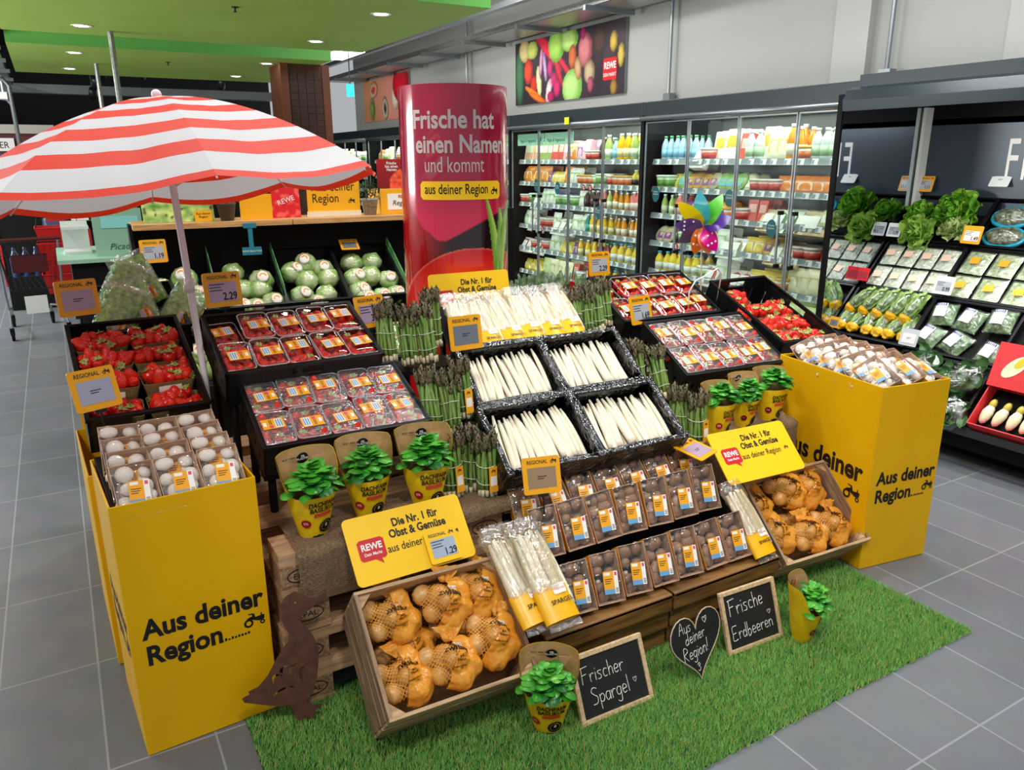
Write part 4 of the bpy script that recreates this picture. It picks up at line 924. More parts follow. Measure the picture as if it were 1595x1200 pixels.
def mush_pack(meshes, deep=.066, L=.178, w=.118, seed=1, n=8, z0=-.034):
    def mk():
        t = thing('mushroom_pack', '', 'mushroom pack'); b = B()
        def wall(a, c, d, e, flip=False):
            b.quad(a, c, d, e, 0)
        x0, x1, y0, y1 = w*.44, w/2, L*.45, L/2
        P = lambda sx, sy, z: (sx*(x0 if z == 0 else x1), sy*(y0 if z == 0 else y1), z)
        h = deep; cs = [(-1, -1), (1, -1), (1, 1), (-1, 1)]
        for k in range(4):
            a = cs[k]; c = cs[(k+1) % 4]; mi = 1 if k in (0, 2) else 0
            b.quad(P(*a, 0), P(*c, 0), P(*c, h), P(*a, h), mi)
            q = lambda s, z: (s[0]*((x0 if z == 0 else x1)-.002), s[1]*((y0 if z == 0 else y1)-.002), z+(.002 if z == 0 else 0))
            b.quad(q(c, 0), q(a, 0), q(a, h), q(c, h), 1); b.quad(P(*a, h), P(*c, h), q(c, h), q(a, h), 1)
        b.quad(*[P(*s, 0) for s in reversed(cs)], 1); b.obj('card_box', [M_YTRAY, M_KRAFT], t)
        q = random.Random(seed)
        for i in range(n):
            x = (-.026, .026)[i % 2]+q.uniform(-.008, .008); y = -.062+.042*(i//2)+q.uniform(-.008, .008)
            put(meshes[i % 3], 'mushroom', t, T(x*w/.118, y, deep+z0+q.uniform(-.007, .006)) @ R(q.uniform(0, 360), 'Z') @ R(q.uniform(-50, 70), 'X') @ SC(q.uniform(1.0, 1.32)))
        B().grid(10, 14, lambda u, v: ((u-.5)*w, (v-.5)*L, deep+.004+.008*(math.sin(PI*u)*math.sin(PI*v))**.5+.002*nz(u*10, v*5, seed))).obj('film', M_FILMM, t, True)
        mush_label().obj('label', LABM, t, M=T(.004, -.018, deep+.0128) @ R(-5, 'Z')); return t
    return Kind(mk)
MPB = [mush_pack(MUB, seed=s, w=.106) for s in (1, 2, 3)]; MPW = [mush_pack(MUW, seed=s, n=8, z0=-.032) for s in (4, 5, 6)]
# four stepped rows of brown mushroom packs
for j, (y, z, x0, n) in enumerate(((1.895, .262, 1.315, 7), (2.03, .425, 1.27, 7), (2.13, .49, 1.26, 7), (2.225, .53, 1.25, 7))):
    for i in range(n):
        M = T(x0+.061+i*.1245, y, z) @ R(62 if j < 2 else 50, 'X') @ R(-9, 'Y') @ T(0, .09, -.066)
        MPB[rnd.randrange(3)](M @ R(uni(-4, 4), 'Z') @ T(0, 0, uni(-.003, .006)), 'brown mushroom pack, %s from the left %s row on the step' % (NTH[i], ('front', 'second', 'third', 'rearmost')[j]))
t = thing('mushroom_stand', 'dark stepped stand beneath the rows of brown mushrooms', 'stand', T(1.25, 1.96, .24))
B().box(0, .015, 0, .98, .4, .11).box(0, .13, .11, .98, .44, .2).box(0, .24, .2, .98, .45, .26).obj('steps', M_BLK2, t)
# wooden step crates carrying them
M_WSTEP = woodmat('brown_crate_wood', '#8a6230', '#5c3d1a', 5, (1, 8, 8), .55)
for k, (x0, w) in enumerate(((1.2, .545), (1.755, .545))):
    t = thing('wooden_step', 'brown plank step at the %s of the display front under the mushrooms' % ('left half', 'right half')[k], 'wooden step', T(x0, 1.86, 0))
    for i, (z0, z1, dy) in enumerate(((.008, .085, .03), (.09, .165, .015), (.17, .238, 0))): B().box(0, dy, z0, w, dy+.018, z1).obj('front_plank', M_WSTEP, t, bevel=.004)
    for x in (0, w-.018): B().box(x, .05, .008, x+.018, .5, .22).obj('side_plank', M_WSTEP, t)
    B().box(0, .0, .222, w, .12, .24).obj('ledge', M_WSTEP, t, bevel=.004); B().box(0, .12, .222, w, .5, .24).obj('top_board', M_WSTEP, t)
# white mushroom crates on the yellow boxes
ML2 = T(.012, 2.262, 0) @ R(3.5, 'Z') @ T(.012, .012, .80) @ R(6, 'X')
crate(.38, .415, .14, 'black crate of white mushroom packs in the left yellow box', ML2)
for j in range(4):
    for i in range(3):
        MPW[rnd.randrange(3)](ML2 @ T(.07+i*.121, .082+j*.09, .012+j*.004) @ R(36, 'X') @ T(0, 0, -.03) @ R(uni(-4, 4), 'Z'), 'white mushroom pack, %s from the left, %s row in the left yellow box' % (NTH[i], ROWN[j]))
MR2 = T(2.866, 1.888, 0) @ R(-8.5, 'Z') @ T(.01, .012, .835)
crate(.365, .6, .14, 'black crate of jumbled white mushroom packs in the right yellow box', MR2)
k = 0
for j in range(5):
    for i in range(3):
        M = MR2 @ T(.095+i*.095, .11+j*.1, -.012+.012*(i == 1)) @ R(-14 if i == 0 else 4, 'Z') @ R(28, 'X') @ R((-32, -14, 4)[i], 'Y')
        MPW[rnd.randrange(3)](M @ R(uni(-12, 12), 'Z'), 'jumbled white mushroom pack in the right yellow box, %s from the left in %s row' % (NTH[i], ('nearest', 'second', 'third', 'fourth', 'rearmost')[j])); k += 1
# ------------------------------------------------------------------ white asparagus
M_WASP = pm('white_asparagus', '#e6dbbf', .4, var=(6, '#efe8d6'), stretch=(6, .6, 6), sss=.1); M_WTIP = pm('asparagus_pale_tip', '#e6dcb8', .5)
def wspear(k, L=.23):
    q = random.Random(k); r = q.uniform(.0095, .0125); bx = q.uniform(-.006, .006); bz = q.uniform(-.003, .004)
    path = []; rad = []
    for i in range(9):
        v = i/8; path.append((bx*math.sin(PI*v), (v-.5)*L, bz*math.sin(PI*v))); rad.append(r*(1 if v < .6 else 1-.22*(v-.6)/.25 if v < .86 else .72 if v < .9 else .42))
    return B().tube(path, rad, 8).mesh('white_asparagus', M_WASP, True)
WSP = [wspear(k) for k in range(5)]
M_LINER = film('dark_liner', '#66748a', .15, .1, (26, 1.0))
WHERE = ('rear left film-lined crate', 'rear right film-lined crate', 'front left film-lined crate', 'front right film-lined crate')
for c, M in enumerate(MA):
    cr = crate(.4, .3, .14, 'black film-lined crate of white asparagus, %s' % ('rear left', 'rear right', 'front left', 'front right')[c], M)
    def liner(u, v, c=c):
        # goes down outside, over the rim, across the inside and back out again
        def prof(s, L):
            pts = [(-.006, -.1), (-.007, .004), (.016, .003), (.022, -.09), (L-.022, -.09), (L-.016, .003), (L+.007, .004), (L+.006, -.1)]
            f = s*(len(pts)-1); i = min(int(f), len(pts)-2); t_ = f-i; return (pts[i][0]+(pts[i+1][0]-pts[i][0])*t_, pts[i][1]+(pts[i+1][1]-pts[i][1])*t_)
        x, zx = prof(u, .4); y, zy = prof(v, .3); z = min(zx, zy) if (0 < x < .4 and 0 < y < .3) else min(zx if not 0 < x < .4 else 9, zy if not 0 < y < .3 else 9)
        if 0 < x < .4 and 0 < y < .3: z = max(zx if (x < .03 or x > .37) else -9, zy if (y < .03 or y > .27) else -9, -.09)
        k = .008; return (x+k*nz(u*11, v*11, c), y+k*nz(u*11, v*11, c+5), z+.004*nz(u*13, v*13, c+9))
    B().grid(49, 49, liner).obj('liner', M_LINER, cr, True)
    n = 17
    for i in range(n):
        x = .045+i*(.31/(n-1)); a = uni(-8, -1) if i < 6 else uni(-4, 5)
        o = put(WSP[rnd.randrange(5)], 'white_asparagus', None, M @ T(x, .145+uni(-.012, .014), -.045+uni(-.003, .01)) @ R(a, 'Z') @ R(uni(-2, 4), 'X'))
        tag(o, 'white asparagus spear, %s from the left on top in the %s' % (NTH[i], WHERE[c]), 'asparagus')
    for i in range(11):
        o = put(WSP[rnd.randrange(5)], 'white_asparagus', None, M @ T(.05+i*.03, .14, -.068) @ R(uni(-6, 6), 'Z')); tag(o, 'white asparagus spear lying in the under layer of the '+WHERE[c], 'asparagus', 'under layer of the '+WHERE[c])
rack('black sloping rack carrying the rear asparagus crates', MA[0] @ T(0, 0, -.142), .8, .3, 0.0)
rack('black sloping rack carrying the front asparagus crates', MA[2] @ T(0, 0, -.142), .8, .3, 0.0)
# packed white asparagus: lies along +y, tips at +y
M_SLEEVE = pm('yellow_sleeve', '#f6b80c', .32); M_FILMC = film('crinkled_film', '#fffdf4', .28, .1, (35, 1.2), haze=.05, hazecol='#f6f0d8')
def asp_pack():
    t = thing('asparagus_pack', '', 'asparagus pack')
    for i in range(8):
        put(WSP[i % 5], 'spear', t, T(-.043+.0125*i, .015+.006*(i % 3), .014+.008*(i % 2)) @ R((i-3.5)*.6, 'Z') @ SC(.95, 1.05, .95))
    def bag(u, v):
        a = 2*PI*u; y = -.15+v*.34; w = .056*(1 if v < .7 else 1+.15*math.sin((v-.7)*9)); e = min(1, v/.05+.4)
        k = 1+.1*nz(math.cos(a)*2, math.sin(a)*2, v*14)*(1 if v < .62 else 2.2); top = 1 if v < .75 else max(.3, 1-(v-.75)*2.2)
        return (math.cos(a)*w*e*k, y, .018+math.sin(a)*.024*e*k*(top+.2))
    B().grid(26, 34, lambda u, v: bag(u, .3+.7*v), wrap=True).obj('film', M_FILMC, t, True)
    sl = B().grid(26, 8, lambda u, v: (math.cos(2*PI*u)*.059*(1+.03*nz(math.cos(6*u), v*5, 3)), -.138+v*.1, .018+math.sin(2*PI*u)*.026), wrap=True).obj('sleeve', M_SLEEVE, t, True)
    flat([rrect(.042, .03, .003)], M_PAPER, sl, T(.015, -.05, .0455), 'label'); letter('Regional', .011, M_LPINK, sl, T(.015, -.053, .0462)); letter('SPARGEL', .019, M_INK, sl, T(.01, -.092, .0457), bold=.01)
    B().grid(12, 4, lambda u, v: ((u-.5)*.11, -.14-.022*v, .018+.014*nz(u*11, v*5, 3)+.004)).obj('seal', M_FILMC, t, True); return t
AP = Kind(asp_pack)
for i in range(6): AP(T(1.46+i*.108, 2.985+uni(-.01, .01), 1.045+uni(-.006, .006)) @ R(uni(-9, 3), 'Z') @ R(40, 'X') @ T(0, -.01, .01), 'packed white asparagus in yellow sleeve, %s from the left in the rear row' % NTH[i])
rack('black sloping rack carrying the packed white asparagus', T(1.4, 2.9, .93) @ R(42, 'X'), .72, .3, 0.0)
AP(T(1.165, 1.99, .39) @ R(4, 'Z') @ R(40, 'X') @ SC(1.12), 'packed white asparagus beside the onion crate, lower of its leaning pair')
AP(T(1.235, 1.97, .385) @ R(2, 'Z') @ R(42, 'X') @ T(0, 0, .03) @ SC(1.12), 'packed white asparagus leaning left of the front mushroom rows, upper of its pair')
AP(T(2.225, 1.975, .345) @ R(4, 'Z') @ R(48, 'X') @ SC(.98), 'packed white asparagus leaning between the mushroom rows and the right onion crate')
# ------------------------------------------------------------------ green asparagus bunches, standing, base at z=0
M_GASP = pm('green_asparagus', '#5f8a38', .4, var=(6, '#93ad5c'), stretch=(5, 5, 1)); M_GTIP = pm('asparagus_tip', '#5d6338', .55, var=(70, '#7d6a58'), bump=(120, .8)); M_GBASE = pm('asparagus_cut_end', '#d4c9a4', .5)
def gspear(k):
    q = random.Random(k); r = q.uniform(.0062, .0085); L = q.uniform(.195, .25); bx, by = q.uniform(-.03, .03), q.uniform(-.03, .03); b = B()
    P = lambda v: (bx*v**3, by*v**3, L*v)
    b.tube([P(v) for v in (0, .12)], [r*1.05, r*1.05], 7, 2); b.tube([P(v/8) for v in range(1, 8)], [r, r, r, r, r*.95, r*.95, r*.95], 7, 0)
    for i in range(4):
        v = .3+.14*i; p = P(v); a = i*2.4; b.add([(p[0]+math.cos(a)*r*1.05-.003, p[1]+math.sin(a)*r*1.05, p[2]), (p[0]+math.cos(a)*r*1.05+.003, p[1]+math.sin(a)*r*1.05, p[2]), (p[0]+math.cos(a)*r*1.2, p[1]+math.sin(a)*r*1.2, p[2]+.014)], [(0, 1, 2)], 1)
    b.tube([P(.76), P(.82), P(.88), P(.94), P(.98), P(1.03)], [r*.95, r*1.25, r*1.5, r*1.35, r*.95, r*.2], 8, 1)
    for i in range(16):
        v = .78+.0145*i; p = P(v); a = i*2.4; b.add([(p[0]+math.cos(a+.5)*r*1.2, p[1]+math.sin(a+.5)*r*1.2, p[2]), (p[0]+math.cos(a-.5)*r*1.2, p[1]+math.sin(a-.5)*r*1.2, p[2]), (p[0]+math.cos(a)*r*2.3, p[1]+math.sin(a)*r*2.3, p[2]+.015)], [(0, 1, 2), (2, 1, 0)], 1)
    return b.mesh('spear', [M_GASP, M_GTIP, M_GBASE], True)
GSP = [gspear(k) for k in range(6)]
def bunch(seed, labelled):
    def mk():
        t = thing('asparagus_bunch', '', 'asparagus bunch'); q = random.Random(seed); pts = []
        for ring, n in ((0, 1), (.0155, 6), (.031, 11)):
            for i in range(n):
                a = 2*PI*i/max(1, n)+ring*40; pts.append((ring*math.cos(a), ring*math.sin(a)))
        for i, (x, y) in enumerate(pts):
            put(GSP[q.randrange(6)], 'spear', t, T(x, y, q.uniform(0, .012)) @ R(q.uniform(0, 360), 'Z') @ R(q.uniform(-2, 2), 'X'))
        for z in (.06, .125): B().tube([(.0405*math.cos(a), .0405*math.sin(a), z+.004*math.sin(a*2+seed)) for a in [2*PI*i/18 for i in range(18)]], .0014, 5, closed=True).obj('band', M_STEM, t, True)
        if labelled:
            l = B().box(-.017, -.047, .03, .017, -.045, .125).obj('paper_tag', M_LYEL, t); B().box(-.012, -.0475, .055, .012, -.0465, .09).obj('white_patch', M_PAPER, l); flat(tractor(.012), M_INK, l, T(0, -.0475, .11) @ R(90, 'X'), 'tractor_emblem')
        return t
    return Kind(mk)
GB1, GB2, GBL = bunch(1, 0), bunch(2, 0), bunch(3, 1)
for x, y, z, ax, az, K, l in ((1.105, 2.93, .955, -12, 0, GB1, 'rear left group, leftmost'), (1.19, 2.9, .94, -14, 60, GB2, 'rear left group, second'), (1.265, 2.88, .945, -14, 130, GB1, 'rear left group, third'),
        (1.33, 2.97, .985, -10, 200, GB2, 'rear left group, beside the dark price sign'), (1.14, 2.58, .755, -16, 20, GB1, 'middle left group, leftmost'), (1.215, 2.56, .74, -14, 100, GB2, 'middle left group, second'), (1.285, 2.6, .775, -10, 5, GBL, 'middle left group, with yellow tag'),
        (1.11, 2.35, .578, -8, 12, GBL, 'lower left group beside the third basil pot'), (1.19, 2.37, .578, -4, 40, GB2, 'lower left group on the burlap'), (1.225, 2.3, .578, -3, 0, GBL, 'lower left group against the asparagus crate'),
        (2.115, 3.03, .915, -14, 30, GB1, 'rear right group, leftmost'), (2.195, 3.05, .92, -14, 90, GB2, 'rear right group, second'), (2.275, 3.07, .925, -16, 150, GB1, 'rear right group, third'), (2.345, 3.1, .94, -12, 0, GB2, 'rear right group, rightmost'),
        (2.235, 2.68, .715, -16, 10, GB2, 'middle right group, left'), (2.325, 2.62, .69, -20, 80, GB1, 'middle right group, leaning right'), (2.2, 2.36, .578, -8, 0, GB1, 'lower right group behind the tagged bunch'), (2.245, 2.3, .57, -5, 8, GBL, 'lower right group, tagged, beside the basil')):
    K(T(x, y, z) @ R(ax, 'X') @ R(az, 'Z') @ SC(1.0), 'green asparagus bunch, '+l)
for M, l, w in ((T(1.06, 2.86, .93), 'rear left green asparagus', .34), (T(1.08, 2.5, .735), 'middle left green asparagus', .27), (T(2.06, 2.97, .9), 'rear right green asparagus', .32), (T(2.17, 2.56, .67), 'middle right green asparagus', .2)):
    rack('small black ledge under the '+l, M, w, .18, 0.0 if l.startswith('rear') else .578)
# ------------------------------------------------------------------ basil in paper pot sleeves
M_BAG_Y = pm('sleeve_yellow', '#f2c90f', .45, bump=(25, .35)); M_BAG_K = pm('sleeve_kraft', '#b8935f', .7, var=(30, '#a58150'))
M_BASIL = pm('basil_leaf', '#2d9426', .28, var=(14, '#63c344'), trans=.2); M_BASD = pm('basil_dark_leaf', '#1f6f22', .32, trans=.15)
def basil_leaf(b, M, L, w, mi, k):
    b.at(M).grid(4, 6, lambda u, v: ((u-.5)*w*(1-(2*(.03+.94*v)-1)**2)**.55, v*L, .3*L*math.sin(PI*v*.95)*.6-abs(u-.5)**2*w*.7*math.sin(PI*v)), mi); b.at(ID)
def basil(seed, lean, low):
    def mk():
        t = thing('basil_pot', '', 'potted basil'); q = random.Random(seed)
        Hf, Hb = (.155, .28) if not low else (.165, .25)
        def rim(a):
            # front at a=-90 degrees
            s = (1-math.sin(a))/2; return Hf+(Hb-Hf)*(1-sm(.25, .75, s))
        def shell(off):
            def f(u, v):
                a = 2*PI*u; h = rim(a); z = v*h; r = (.042+(.088-.042)*(min(z, .2)/.2)**.9+.02*max(0, z-.2)/.1)*1.0+off
                r *= 1+.05*nz(math.cos(a)*1.6, math.sin(a)*1.6, z*14+seed)
                return (r*math.cos(a)*1.05, r*math.sin(a)*.88+lean*z, z)
            return f
        b = B().grid(36, 10, shell(0), 0, wrap=True).grid(36, 10, shell(-.003), 1, wrap=True); b.lathe([(0, .001), (.042, .001)], 24, 0)
        w = b.obj('paper_sleeve', [M_BAG_Y, M_BAG_K], t, True)
        # print bent round the sleeve
        def wrapm(me, m, a0, z0, nm):
            b2 = B(); vs = []
            for v in me.vertices:
                z = z0+v.co.y; r = .042+(.046)*(min(z, .2)/.2)**.9+.0036; a = math.radians(-90+a0)+v.co.x/r; k = 1+.05*nz(math.cos(a)*1.6, math.sin(a)*1.6, z*14+seed); r *= k
                vs.append((r*math.cos(a)*1.05, r*math.sin(a)*.88+lean*z-.0006, z))
            b2.add(vs, [tuple(p.vertices) for p in me.polygons]); b2.obj(nm, m, w)
        wrapm(text('DACHFARM\nBASILIKUM', .0235, bold=.03, sx=.78, line=.85), M_INK, 8, .122, 'lettering')
        wrapm(B().grid(14, 2, lambda u, v: ((u-.5)*.06, (v-.5)*.013, 0)).mesh('strip', M_RED), pm('badge_red', '#d8452f', .5), 8, .09, 'red_banner')
        wrapm(fill([circ(.0165, 16)]), M_LPINK if False else M_RED, -42, .062, 'red_badge'); wrapm(text('0%', .014, bold=.02), M_WINK, -42, .0585, 'lettering')
        star = [((.026 if i % 2 else .0225)*math.cos(2*PI*i/40), (.026 if i % 2 else .0225)*math.sin(2*PI*i/40)) for i in range(40)]
        wrapm(fill([star, circ(.0175, 20), circ(.015, 20)]), M_INK, 22, .042, 'seal_emblem'); wrapm(fill([leafpts(.009)]), M_WINK, 22, .038, 'seal_leaf')
        # back flap badges, seen above the leaves
        def flap(x, z): 
            r = .042+.046*(min(z, .2)/.2)**.9+.02*max(0, z-.2)/.1-.008; a = PI/2-x/r; return T(r*math.cos(a)*1.05, r*math.sin(a)*.88+lean*z-.004, z) @ R(90+12, 'X')
        if not low or seed % 2:
            flat([circ(.02, 22)], M_INK, w, flap(.01, Hb-.035), 'black_badge'); letter('0%\nPLASTIK', .0115, M_WINK, w, flap(.01, Hb-.035) @ T(0, .003, .0012), bold=.02, line=.8)
            flat([[(-.018, -.026), (.012, -.026), (.022, -.008), (.022, .02), (-.018, .022)]], pm('peach_tag', '#e8b48c', .6), w, flap(.055, Hb-.05), 'price_tab'); flat([circ(.011, 16)], M_RED, w, flap(.053, Hb-.045) @ T(0, 0, .0012), 'red_badge')
            letter('TÜTE IST ABER FEIN', .009, M_INK, w, flap(-.035, Hb-.03), bold=.02)
        b = B(); b.lathe([(.04, .002), (.05, .09), (0, .09)], 16, 1)
        for i in range(120):
            a = q.uniform(0, 2*PI); ph = math.radians(q.uniform(0, 95)*(q.random()**.3)); rho = q.uniform(.05, .084); L = q.uniform(.042, .062)
            x, y, z = rho*math.sin(ph)*math.cos(a), rho*math.sin(ph)*math.sin(a)*.8-.012, .158+rho*math.cos(ph)*1.1
            basil_leaf(b, T(x, y+lean*z-.006, z) @ R(math.degrees(a)-90+q.uniform(-55, 55), 'Z') @ R(38-math.degrees(ph)*.75+q.uniform(-18, 18), 'X') @ T(0, -L*.45, 0), L, L*q.uniform(.66, .8), 0 if q.random() < .78 else 1, i)
        b.obj('leaves', [M_BASIL, M_BASD], t, True)
        return t
    return Kind(mk)
KB1, KB2, KB3 = basil(1, -.05, False), basil(2, 0, True), basil(4, 0, False)
KB1(T(.585, 2.325, .582) @ R(10, 'Z') @ SC(1.0), 'potted basil leaning forward, leftmost of three on the left burlap')
KB3(T(.79, 2.36, .582) @ R(-4, 'Z') @ SC(.98), 'potted basil in the middle of three on the left burlap')
KB1(T(.995, 2.33, .582) @ R(-6, 'Z') @ R(-3, 'X') @ SC(1.02), 'potted basil with wide kraft back, rightmost of three on the left burlap')
KB2(T(2.405, 2.345, .585) @ R(6, 'Z') @ SC(.92), 'potted basil leftmost of three beside the right yellow box')
KB3(T(2.59, 2.37, .585) @ R(0, 'Z') @ SC(.85), 'potted basil in the middle of three beside the right yellow box')
KB2(T(2.755, 2.37, .59) @ R(-8, 'Z') @ SC(.95), 'potted basil rightmost of three, touching the right yellow box')
KB1(T(1.135, 1.745, .006) @ R(-32, 'Z') @ SC(.95), 'potted basil on the grass overlapping the left chalkboard')
KB1(T(2.225, 1.665, .006) @ R(38, 'Z') @ SC(.88), 'potted basil on the grass right of the framed strawberry chalkboard')
# ------------------------------------------------------------------ wooden fruit crates with bagged onions
M_FRUITW = woodmat('fruit_crate_wood', '#cfae84', '#a07e58', 5, (1, 12, 12), .65); M_FRUITD = woodmat('weathered_plank', '#a98a6b', '#7a5f47', 6, (12, 1, 14), .7)
def wood_crate(w, d, h, lab, M):
    t = thing('wooden_crate', lab, 'wooden crate', M)
    for i in range(4): B().box(.012, .012+i*(d-.024)/4, -h, w-.012, .008+(i+1)*(d-.024)/4, -h+.008).obj('base_slat', M_FRUITW, t)
    for y in (0, d-.012):
        for z0, z1 in ((-.1, 0), (-h, -.115)): B().box(0, y, z0, w, y+.012, z1).obj('long_slat', M_FRUITW, t, bevel=.002)
    for x in (0, w-.012):
        b = B()
        for k in range(7): b.box(x-(.003 if k % 2 and x == 0 else 0), .012, -h+k*h/7, x+.012, d-.012, -h+(k+1)*h/7-.001)
        b.obj('end_panel', M_FRUITD, t)
    for x, y, sx, sy in ((.012, .012, 1, 1), (w-.012, .012, -1, 1), (.012, d-.012, 1, -1), (w-.012, d-.012, -1, -1)):
        p = [(x, y), (x+sx*.045, y), (x, y+sy*.045)]; B().prism(p if sx*sy > 0 else p[::-1], -h, -.012).obj('corner_post', M_FRUITW, t)
    return t
MO1 = CR_((.624, 1.796, .2), -1.7, 42); MO2 = CR_((2.385, 1.885, .16), -3, 42)
wood_crate(.5, .4, .25, 'wooden fruit crate of bagged onions tilted forward at the left front', MO1); wood_crate(.5, .4, .215, 'wooden fruit crate of bagged onions tilted beside the right yellow box', MO2)
M_ONION = pm('onion_skin', '#c98f4c', .3, var=(16, '#e3b878'), stretch=(3, 3, .6))
def net_mat():
    m, nt, p, N, L = nmat('orange_net'); out = nt.nodes['Material Output']; tr = N('ShaderNodeBsdfTransparent'); mx = N('ShaderNodeMixShader')
    p.inputs['Base Color'].default_value = hexc('#eaa63c'); p.inputs['Roughness'].default_value = .4
    tc = N('ShaderNodeTexCoord'); fs = []
    for rz in (45, -45):
        mp = N('ShaderNodeMapping'); mp.inputs['Rotation'].default_value = (0, 0, math.radians(rz)); w = N('ShaderNodeTexWave'); w.inputs['Scale'].default_value = 34; w.inputs['Distortion'].default_value = .4
        L(tc.outputs['Object'], mp.inputs[0]); L(mp.outputs[0], w.inputs['Vector']); g = N('ShaderNodeMath'); g.operation = 'GREATER_THAN'; g.inputs[1].default_value = .86; L(w.outputs['Fac'], g.inputs[0]); fs.append(g)
    a = N('ShaderNodeMath'); a.operation = 'MAXIMUM'; L(fs[0].outputs[0], a.inputs[0]); L(fs[1].outputs[0], a.inputs[1])
    L(a.outputs[0], mx.inputs[0]); L(tr.outputs[0], mx.inputs[1]); L(p.outputs[0], mx.inputs[2]); L(mx.outputs[0], out.inputs[0]); return m
M_NET = net_mat(); M_OWRAP = pm('orange_wrap', '#ef9a26', .22, var=(9, '#f4ab40'), bump=(30, 1.0), trans=.1)
def onion_bag(seed):
    def mk():
        t = thing('onion_bag', '', 'onion bag'); q = random.Random(seed); cs = []
        for x, y, z in ((-.05, -.03, 0), (.01, -.045, .004), (.055, -.01, 0), (-.02, .03, .01), (.035, .045, .004), (-.06, .05, -.01), (0, 0, .035)):
            c = Vector((x+q.uniform(-.01, .01), y+q.uniform(-.01, .01), z+q.uniform(-.006, .006))); cs.append((c, q.uniform(.034, .04)))
        om = B().ball((0, 0, 0), (.037, .037, .033), 14, 10, fn=lambda d: 1+.35*max(0, abs(d.z)-.86)).mesh('onion', M_ONION, True)
        for c, r in cs: put(om, 'onion', t, T(*c) @ R(q.uniform(0, 360), 'Z') @ R(q.uniform(0, 90), 'X') @ SC(r/.037))
        def hull(d, off):
            best = .03
            for c, r in cs:
                r2 = r+off; k = d.dot(c); disc = r2*r2-c.length_squared+k*k
                if disc > 0: best = max(best, k+math.sqrt(disc))
            return best
        def soft(d, off):
            s = 0; n = 0
            for e in (Vector((0, 0, 0)), Vector((.25, 0, .1)), Vector((-.25, .1, 0)), Vector((0, .25, -.1)), Vector((.1, -.25, 0)), Vector((0, 0, .28))):
                s += hull((d+e).normalized(), off); n += 1
            return s/n
        def g(off, f):
            def h(u, v):
                a = 2*PI*u; b = PI*(v-.5); d = Vector((math.cos(a)*math.cos(b), math.sin(a)*math.cos(b), math.sin(b))); k = f(d, off); return tuple(d*k)
            return h
        B().grid(30, 18, g(.002, lambda d, o: (hull(d, o)+soft(d, o))/2), wrap=True).obj('net', M_NET, t, True)
        # printed wrap covers the right two thirds, crossing over the top
        def rid(u, v): return .014*(abs(nz(u*5+seed, v*4, 1))-.2)+.008*(abs(nz(u*11, v*8+seed, 2))-.2)
        def wr(u, v):
            a = math.radians(-115+200*u); b = math.radians(-62+150*v); d = Vector((math.cos(a)*math.cos(b), math.sin(a)*math.cos(b), math.sin(b)))
            k = soft(d, .008)*1.05+rid(u, v); return tuple(d*k)
        w = B().grid(40, 32, wr).obj('printed_wrap', M_OWRAP, t, True)
        # gathered tail and print
        B().grid(12, 8, lambda u, v: ((u-.5)*(.03+.08*v)+.01, .07+.05*v, .02+.02*nz(u*7, v*3, seed)+.02*v)).obj('tail', M_OWRAP, t, True)
        def onwrap(me, m, x0, y0, nm, sc=1):
            b2 = B(); vs = []
            for p in me.vertices:
                x, y = x0+p.co.x, y0+p.co.y; d = Vector((x, y, .075)).normalized(); b_ = math.asin(d.z); a_ = math.atan2(d.y, d.x); vs.append(tuple(d*(soft(d, .008)*1.05+rid((math.degrees(a_)+115)/200, (math.degrees(b_)+62)/150)+.0022)))
            b2.add(vs, [tuple(f.vertices) for f in me.polygons]); b2.obj(nm, m, w)
        onwrap(fill([rrect(.04, .026, .004)]), M_PAPER, .02, .05, 'label'); onwrap(text('Regional', .011), M_RED, .02, .047, 'lettering')
        onwrap(text('ZWIEBELN', .021, bold=.03), M_INK, .015, .014, 'lettering'); onwrap(text('gelb\nKlasse II\n\nNettofüllmenge\n1 kg', .0105, line=1.0, bold=.01), M_INK, .015, -.008, 'lettering')
        return t
    return Kind(mk)
OB_ = [onion_bag(s) for s in (1, 2, 3)]
for M0, cl, spots in ((MO1, 'left wooden crate', ((.12, .31, -.09, 20, 8), (.29, .3, -.06, -8, 6), (.42, .31, -.08, -30, 0), (.11, .12, -.1, 30, -10), (.25, .11, -.06, 0, -8), (.41, .15, -.06, -35, -5), (.16, .22, -.15, 80, 0), (.35, .23, -.14, 40, 0))),
                      (MO2, 'right wooden crate', ((.07, .3, -.09, 40, 8), (.24, .31, -.05, 0, 6), (.37, .31, -.07, -40, 0), (.09, .15, -.08, 25, -6), (.23, .1, -.06, 10, -8), (.39, .12, -.07, -15, -8), (.3, .2, -.13, 70, 0)))):
    nm = ('rear left', 'rear middle', 'rear right', 'front left', 'front middle', 'front right', 'bottom left', 'bottom right')
    if cl.startswith('right'): nm = ('rear left', 'rear middle, largest', 'rear right', 'front left', 'front middle', 'front right corner', 'bottom')
    for i, (x, y, z, a, b_) in enumerate(spots):
        OB_[i % 3](M0 @ T(x, y, z) @ R(a*.5-6, 'Z') @ R(b_, 'X') @ SC(.98), 'orange net bag of onions, %s in the %s' % (nm[i], cl))
